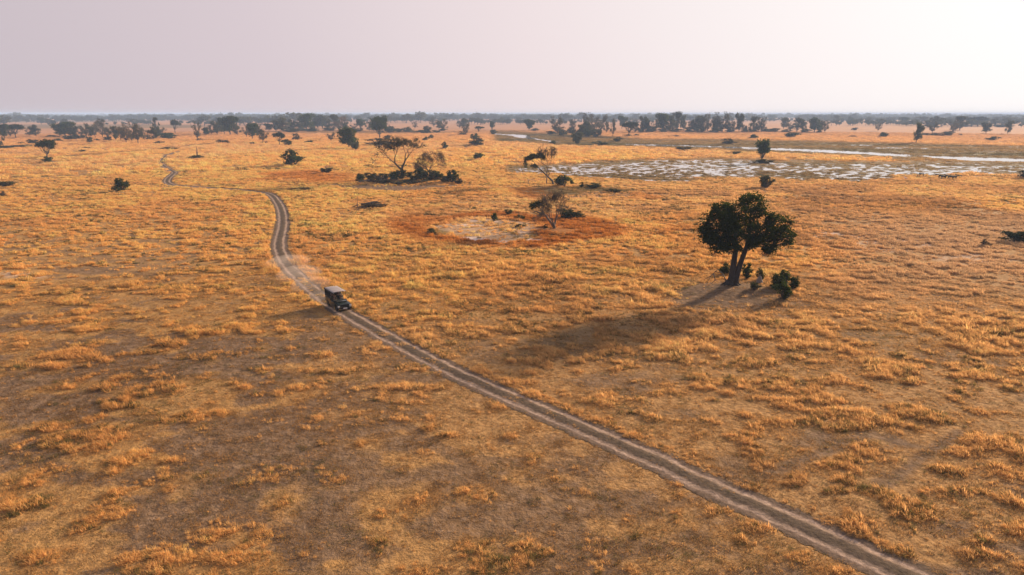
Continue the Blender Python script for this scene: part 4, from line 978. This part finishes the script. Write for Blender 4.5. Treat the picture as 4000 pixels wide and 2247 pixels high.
# ------------------------------------------------------------------ figures grown from skeletons
def skin_obj(name, joints, edges, mat, parent=None, sub=1, root=0):
    me = bpy.data.meshes.new(name); bm = bmesh.new(); ly = bm.verts.layers.skin.verify()
    vs = []
    for i, (x, y, z, r) in enumerate(joints):
        v = bm.verts.new((x, y, z)); rr = r if isinstance(r, tuple) else (r, r); v[ly].radius = rr; v[ly].use_root = (i == root); vs.append(v)
    for a, b in edges: bm.edges.new((vs[a], vs[b]))
    bm.to_mesh(me); bm.free(); me.materials.append(mat)
    o = link(name, me, parent)
    sk = o.modifiers.new('skin', 'SKIN'); sk.use_smooth_shade = True; sk.branch_smoothing = .4
    if sub: s = o.modifiers.new('sub', 'SUBSURF'); s.levels = sub; s.render_levels = sub
    return o
HIDE = simple('dark_hide', (.028, .022, .018), .8)
def antelope(name, grazing):
    root = empty(name, (0, 0, 0))
    J = [(0, -.55, 1.05, (.22, .25)), (0, -.1, 1.02, (.24, .28)), (0, .4, 1.05, (.25, .32)), (0, .62, 1.18, (.18, .26)), (0, -.80, .98, (.18, .2))]
    E = [(0, 1), (1, 2), (2, 3), (0, 4)]
    if grazing: J += [(0, .95, .85, .14), (0, 1.2, .45, .10), (0, 1.32, .25, .10), (0, 1.34, .06, .065)]
    else: J += [(0, .9, 1.3, .15), (0, 1.1, 1.45, .11), (0, 1.3, 1.35, .09), (0, 1.5, 1.18, .06)]
    E += [(3, 5), (5, 6), (6, 7), (7, 8)]
    for s in (-1, 1):
        b = len(J); J += [(s * .15, .52, .72, .10), (s * .15, .50, .42, .06), (s * .15, .52, .08, .045), (s * .15, .56, .02, .05)]; E += [(2, b), (b, b + 1), (b + 1, b + 2), (b + 2, b + 3)]
        b = len(J); J += [(s * .15, -.68, .72, .12), (s * .15, -.6, .58, .08), (s * .15, -.82, .38, .055), (s * .15, -.80, .08, .045), (s * .15, -.75, .02, .05)]; E += [(4, b), (b, b + 1), (b + 1, b + 2), (b + 2, b + 3), (b + 3, b + 4)]
    b = len(J); J += [(0, -1.0, .95, .04), (0, -1.08, .6, .03)]; E += [(4, b), (b, b + 1)]
    skin_obj('body', J, E, HIDE, root)
    hx, hz_ = (1.22, .50) if grazing else (1.12, 1.52)
    mb = MB()
    for s in (-1, 1):
        mb.tube([(s * .06, hx, hz_), (s * .25, hx, hz_ + .02), (s * .34, hx, hz_ + .16), (s * .26, hx + .03, hz_ + .3)], [.04, .035, .025, .008], 5)
        mb.tube([(s * .08, hx - .04, hz_ - .03), (s * .24, hx - .08, hz_ - .08)], [.04, .015], 5)
    link('horn', mb.mesh('horn', [HIDE], True), root)['label'] = 'pair of curved horns with ears below'
    return root
def copy_tree(o):
    c = o.copy(); C.objects.link(c)
    for ch in list(o.children):
        d = ch.copy(); C.objects.link(d); d.parent = c
    return c
A0 = antelope('antelope', True); A1 = antelope('antelope', False)
spots = [(3598, 690, 1.4, A0, 'dark antelope, leftmost of the herd, apart by the marsh edge'), (3659, 689, 1.1, A1, 'small dark antelope at the back of the herd by the marsh'),
         (3675, 697, -1.5, A0, 'dark antelope grazing just left of the middle of the herd'), (3683, 699, 1.6, A1, 'dark antelope in the middle of the herd facing left'),
         (3698, 698, .3, A1, 'dark antelope seen nearly end-on inside the herd'), (3717, 700, 1.3, A0, 'dark grazing antelope, second from the right of the herd'), (3728, 702, -1.6, A1, 'dark antelope, rightmost of the herd')]
used = set()
for x, y, rz, src, lab in spots:
    o = src if src not in used else copy_tree(src); used.add(src)
    p, _ = gp(x, y); p.z = hz_at(p.x, p.y); o.location = p; o.rotation_euler = (0, 0, rz); s = 1.05 if 'small' not in lab else .75; o.scale = (s, s, s)
    tag(o, lab, 'antelope', 'antelope herd by the marsh')
def egret():
    p, _ = gp(3537, 703); p.z = hz_at(p.x, p.y); root = empty('white_bird', p, .9, (1.5, 1.5, 1.5)); tag(root, 'white wading bird in the grass left of the antelope', 'bird')
    w = simple('white_feathers', (.75, .72, .68), .7, var=.08)
    J = [(0, 0, .5, (.13, .12)), (0, .22, .52, .11), (0, .36, .66, .05), (0, .34, .85, .035), (0, .42, .98, .05), (0, .52, .97, .02), (0, .66, .95, .01), (0, -.3, .45, .06), (0, -.48, .40, .02)]
    E = [(0, 1), (1, 2), (2, 3), (3, 4), (4, 5), (5, 6), (0, 7), (7, 8)]
    skin_obj('body', J, E, w, root)
    for s in (-1, 1): mb = MB(); mb.tube([(s * .06, 0, .42), (s * .06, .02, .2), (s * .06, 0, 0), (s * .06, .12, -.01)], [.02, .015, .015, .01], 5); link('leg', mb.mesh('leg', [HIDE]), root)
egret()

# ------------------------------------------------------------------ open safari vehicle and its people
def vehicle():
    green = simple('dusty_green_paint', (.014, .024, .019), .3, 0, .3, 2.0)
    black = simple('black_rubber', (.012, .012, .012), .8); grey = simple('grey_canvas', (.27, .235, .235), .85, var=.18, scale=1.5); tan = simple('seat_canvas', (.028, .027, .024), .9)
    steel = simple('frame_steel', (.035, .035, .035), .45, .6); lens = simple('lamp_glass', (.75, .75, .72), .12, .2, .05); plate = simple('plate_white', (.72, .72, .70), .5, var=.05)
    m, t = new_mat('windscreen_glass'); p = N(t, 'ShaderNodeBsdfPrincipled'); p.inputs['Base Color'].default_value = (.10, .12, .12, 1); p.inputs['Roughness'].default_value = .03; p.inputs['Metallic'].default_value = .55; glass = finish(m, t, p.outputs[0])
    a = gp(1271, 1172)[0]; b = gp(1374, 1237)[0]; d = (b - a).normalized()
    c = gp(1322, 1203)[0]; c.z = hz_at(c.x, c.y) + .05
    root = empty('safari_vehicle', c, math.atan2(d.y, d.x) - math.pi / 2, (.94, .94, .94)); tag(root, 'open dark green safari vehicle with grey canvas roof on the dirt track', 'safari vehicle')
    def part(name, mb, mat, parent=root, bev=0.0, smooth=False):
        o = link(name, mb.mesh(name, [mat], smooth), parent)
        if bev: bevel(o, bev)
        return o
    # body: tub with raised rear
    mb = MB(); mb.prism([(-2.45, .55), (-2.45, 1.28), (-.6, 1.28), (-.45, 1.05), (.55, 1.05), (.75, 1.16), (.95, 1.16), (.95, .5), (.2, .42), (-.95, .42), (-1.15, .82), (-1.75, .82), (-1.95, .5)], -.9, .9); part('body', mb, green, bev=.04)
    mb = MB(); mb.prism([(.95, .62), (.95, 1.20), (1.6, 1.16), (2.25, 1.06), (2.36, .98), (2.38, .62)], -.66, .66); hood = part('hood', mb, green, bev=.06)
    mb = MB(); mb.prism([(1.2, 1.215), (1.25, 1.235), (1.95, 1.15), (1.95, 1.1), (1.2, 1.18)], -.3, .3); part('hood_bulge', mb, green, hood, .02)
    for s in (-1, 1):
        mb = MB(); x0, x1 = sorted((s * .665, s * .93)); mb.prism([(.96, .55), (.96, 1.06), (1.6, 1.03), (2.28, .96), (2.38, .86), (2.38, .62), (2.12, .62), (2.0, .86), (1.78, .97), (1.5, .97), (1.28, .86), (1.16, .55)], x0, x1); part('wing', mb, green, bev=.03)
    mb = MB(); mb.box((-.46, 2.38, .66), (.46, 2.42, .98))
    for k in range(6): mb.box((-.44, 2.421, .69 + k * .048), (.44, 2.44, .71 + k * .048))
    part('grille', mb, black)
    for s in (-1, 1):
        mb = MB(); mb.box((s * .79 - .14, 2.381, .70), (s * .79 + .14, 2.44, .88)); part('headlight', mb, lens, bev=.02)
        mb = MB(); mb.box((s * .79 - .12, 2.385, .62), (s * .79 + .12, 2.42, .675)); part('indicator_lamp', mb, lens)
    mb = MB(); mb.box((-.92, 2.42, .44), (.92, 2.60, .62)); bp = part('bumper', mb, black, bev=.03)
    mb = MB(); mb.tube([(-.55, 2.56, .6), (-.55, 2.60, 1.02), (.55, 2.60, 1.02), (.55, 2.56, .6)], [.03] * 4, 6); mb.tube([(-.55, 2.6, .82), (.55, 2.6, .82)], [.025] * 2, 6); part('bull_bar', mb, steel, bp)
    mb = MB(); mb.box((-.26, 2.601, .47), (.26, 2.615, .59)); part('number_plate', mb, plate, bp)
    # windscreen folded forward on to the bonnet
    mb = MB(); mb.box((-.74, 1.02, 1.235), (.74, 1.06, 1.30)); mb.box((-.74, 1.02, 1.235), (-.69, 1.62, 1.28)); mb.box((.69, 1.02, 1.235), (.74, 1.62, 1.28)); mb.box((-.74, 1.58, 1.235), (.74, 1.63, 1.27)); wf = part('windscreen', mb, steel)
    mb = MB(); mb.box((-.68, 1.065, 1.25), (.68, 1.575, 1.262)); part('pane', mb, glass, wf)
    mb = MB(); mb.box((-.88, .60, 1.17), (.88, .92, 1.27)); dash = part('dashboard', mb, black, bev=.04)
    mb = MB(); cx = .42
    mb.tube([(cx + .19 * math.cos(k * .5236), .46 - .07 * math.sin(k * .5236), 1.30 + .18 * math.sin(k * .5236)) for k in range(13)], [.02] * 13, 5); mb.tube([(cx, .46, 1.30), (cx, .66, 1.2)], [.025, .03], 5); part('steering_wheel', mb, black)
    # canopy: canvas roof sagging between its bows
    V = []; nx, ny = 9, 13
    for j in range(ny):
        y = -2.55 + 3.35 * j / (ny - 1)
        for i in range(nx):
            x = -.95 + 1.9 * i / (nx - 1); z = 2.42 - .07 * abs(x / .95) ** 2.2 - .02 * abs(math.sin(math.pi * 3 * j / (ny - 1))) ; V.append((x, y, z))
    Fs = [(j * nx + i, j * nx + i + 1, (j + 1) * nx + i + 1, (j + 1) * nx + i) for j in range(ny - 1) for i in range(nx - 1)]
    mb = MB(); mb.add(V, Fs); o = part('canopy', mb, grey, smooth=True); sm = o.modifiers.new('thick', 'SOLIDIFY'); sm.thickness = .04
    mb = MB(); mb.box((-.97, -2.55, 2.20), (-.955, .80, 2.36)); mb.box((.955, -2.55, 2.20), (.97, .80, 2.36)); mb.box((-.95, -2.57, 2.2), (.95, -2.555, 2.38)); part('valance', mb, tan, o)
    for y in (-2.4, -1.35, -.35, .72):
        for s in (-1, 1):
            mb = MB(); mb.tube([(s * .88, y, 1.05 if y > -.5 else 1.27), (s * .88, y, 2.36)], [.03, .03], 6); part('roof_post', mb, steel)
    mb = MB()
    for s in (-1, 1): mb.tube([(s * .91, -2.42, 1.62), (s * .91, -.38, 1.62)], [.022, .022], 6)
    part('side_rail', mb, steel)
    mb = MB(); mb.box((-.88, -2.53, 1.28), (.88, -2.46, 2.2)); part('rear_flap', mb, tan)
    # seats: two in front, three raised benches behind
    def seat(x0, x1, y, z):
        mb = MB(); mb.box((x0, y - .24, z), (x1, y + .24, z + .13)); s_ = part('seat', mb, tan, bev=.03)
        mb = MB(); mb.prism([(y - .24, z + .135), (y - .34, z + .62), (y - .25, z + .62), (y - .13, z + .135)], x0, x1); part('backrest', mb, tan, s_, .03)
    seat(.16, .74, -.02, 1.055); seat(-.74, -.16, -.02, 1.055)
    for y, z in ((-.95, 1.285), (-1.65, 1.36), (-2.2, 1.43)): seat(-.82, .82, y, z)
    for y in (1.64, -1.45):
        for s in (-1, 1):
            w = MB(); V = []; n = 20; prof = [(.20, -.11), (.34, -.12), (.40, -.08), (.41, 0), (.40, .08), (.34, .12), (.20, .11)]
            for k in range(n):
                t_ = 2 * math.pi * k / n
                for r, x in prof: V.append((x, r * math.cos(t_), r * math.sin(t_)))
            q = len(prof); w.add(V, [(k * q + i, k * q + (i + 1) % q, ((k + 1) % n) * q + (i + 1) % q, ((k + 1) % n) * q + i) for k in range(n) for i in range(q)])
            wh = link('wheel', None, root, (s * .80, y, .41)); wh.empty_display_size = .3
            part('tyre', w, black, wh, smooth=True)
            rm = MB(); rm.tube([(-.10, 0, 0), (.10, 0, 0)], [.205, .205], 16); rm.tube([(s * .10, 0, 0), (s * .14, 0, 0)], [.07, .05], 8); part('rim', rm, steel, wh)
    for s in (-1, 1):
        mb = MB(); mb.tube([(s * .88, .80, 1.15), (s * 1.06, .86, 1.34)], [.015, .015], 5); mb.box((s * 1.08 - .08, .84, 1.30), (s * 1.08 + .08, .89, 1.50)); part('side_mirror', mb, black)
    mb = MB(); mb.box((-.93, -.42, .78), (-.905, .52, .98)); mb.box((.905, -.42, .78), (.93, .52, .98)); part('door_sill', mb, green)
    # people
    def person(x, y, z, shirt, hat, label, drive=False, rz=0.0):
        o = empty('person', root.matrix_basis @ Vector((x, y, z)), root.rotation_euler.z + rz, (.94, .94, .94)); tag(o, label, 'person', 'people in the safari vehicle')
        skin = simple('skin', (.16, .085, .055), .6); sh = simple('shirt_cloth', shirt, .9); tr = simple('trouser_cloth', (.10, .085, .06), .9); ht = simple('hat_cloth', hat, .9)
        J = [(0, 0, .12, (.15, .11)), (0, -.02, .32, (.15, .10)), (0, -.03, .52, (.17, .10)), (0, -.01, .62, .055), (0, .01, .70, (.075, .085)), (0, .02, .80, (.078, .095)), (0, .01, .88, .05), (0, .115, .755, .015)]
        E = [(0, 1), (1, 2), (2, 3), (3, 4), (4, 5), (5, 6), (5, 7)]
        for s in (-1, 1):
            b = len(J)
            hand = (s * .14, .42, .36) if drive else (s * .14, .38, .20)
            J += [(s * .20, -.02, .53, .055), (s * .25, .08, .30, .042), (*hand[:2], hand[2], .032), (hand[0], hand[1] + .07, hand[2], .035)]; E += [(2, b), (b, b + 1), (b + 1, b + 2), (b + 2, b + 3)]
            for q in range(4):
                c_ = len(J); fx = hand[0] + (q - 1.5) * .02; J += [(fx, hand[1] + .11, hand[2] + .005, .009), (fx, hand[1] + .14 + .008 * (q in (1, 2)), hand[2] - .015, .008)]; E += [(b + 3, c_), (c_, c_ + 1)]
            c_ = len(J); J += [(hand[0] - s * .045, hand[1] + .06, hand[2] + .005, .010), (hand[0] - s * .05, hand[1] + .095, hand[2] - .005, .009)]; E += [(b + 3, c_), (c_, c_ + 1)]
            b = len(J); J += [(s * .10, .12, .10, .085), (s * .11, .46, .10, .065), (s * .11, .50, -.22, .045), (s * .11, .62, -.27, .04)]; E += [(0, b), (b, b + 1), (b + 1, b + 2), (b + 2, b + 3)]
        skin_obj('body', J, E, skin, o)
        JS = [(0, 0, .10, (.165, .125)), (0, -.02, .32, (.165, .115)), (0, -.03, .52, (.19, .115))]; ES = [(0, 1), (1, 2)]
        for s in (-1, 1):
            b = len(JS); JS += [(s * .21, -.02, .53, .07), (s * .25, .07, .33, .055)]; ES += [(2, b), (b, b + 1)]
        skin_obj('shirt', JS, ES, sh, o)
        JT = [(0, 0, .10, (.16, .12))]; ET = []
        for s in (-1, 1):
            b = len(JT); JT += [(s * .10, .12, .10, .098), (s * .11, .46, .10, .078), (s * .11, .50, -.18, .058)]; ET += [(0, b), (b, b + 1), (b + 1, b + 2)]
        skin_obj('trousers', JT, ET, tr, o)
        mb = MB(); V = []; n = 12; prof = [(.16, .835), (.11, .845), (.10, .90), (.07, .935), (.01, .945)]
        for r, zz in prof:
            for k in range(n): V.append((r * math.cos(6.28318 * k / n), .01 + r * 1.1 * math.sin(6.28318 * k / n), zz))
        mb.add(V, [(i * n + k, i * n + (k + 1) % n, (i + 1) * n + (k + 1) % n, (i + 1) * n + k) for i in range(len(prof) - 1) for k in range(n)])
        link('hat', mb.mesh('hat', [ht], True), o)
    person(.45, -.04, 1.10, (.05, .06, .035), (.07, .07, .045), 'person at the wheel of the safari vehicle in dark shirt', True)
    person(-.45, -.04, 1.10, (.06, .07, .05), (.09, .08, .06), 'person on the front seat beside the driver')
    person(.45, -.95, 1.33, (.35, .34, .36), (.12, .11, .09), 'person in pale shirt on the bench behind the driver')
    person(-.40, -.95, 1.33, (.06, .06, .07), (.06, .05, .04), 'person in dark shirt on the first bench, left side')
    person(.35, -1.65, 1.41, (.10, .09, .10), (.3, .28, .25), 'person with pale hat on the second bench')
bpy.context.view_layer.update()
vehicle()

# ------------------------------------------------------------------ dust thrown up behind the vehicle, and the hazy air
def volume_mat(name, col, dens, an):
    m = bpy.data.materials.new(name); m.use_nodes = True; t = m.node_tree; t.nodes.clear()
    v = N(t, 'ShaderNodeVolumePrincipled'); v.inputs['Color'].default_value = (*col, 1); v.inputs['Density'].default_value = dens; v.inputs['Anisotropy'].default_value = an
    o = t.nodes.new('ShaderNodeOutputMaterial'); t.links.new(v.outputs[0], o.inputs['Volume']); return m
def dust():
    bm = bmesh.new()
    for (px, py, r, h) in ((1262, 1164, 2.0, .7), (1215, 1120, 2.8, 1.0), (1170, 1080, 3.4, 1.2), (1125, 1035, 3.6, 1.1)):
        p = gp(px, py)[0]
        bmesh.ops.create_icosphere(bm, subdivisions=3, radius=1, matrix=Matrix.Translation(p + Vector((0, 0, .35))) @ Matrix.Diagonal((r, r * 1.3, h, 1)))
    me = bpy.data.meshes.new('dust_cloud'); bm.to_mesh(me); bm.free(); me.materials.append(volume_mat('dust', (.95, .86, .80), .045, .3))
    tag(link('dust_cloud', me), 'thin pale dust hanging over the track behind the vehicle', 'dust', kind='stuff')
dust()
def haze():
    mb = MB(); mb.box((-24000, -24000, -3), (24000, 24000, 30))
    me = mb.mesh('haze', [volume_mat('hazy_air', (.46, .66, 1.0), .00019, .0)])
    tag(link('haze', me), 'pale dusty haze over the whole plain', 'haze', kind='stuff')
haze()
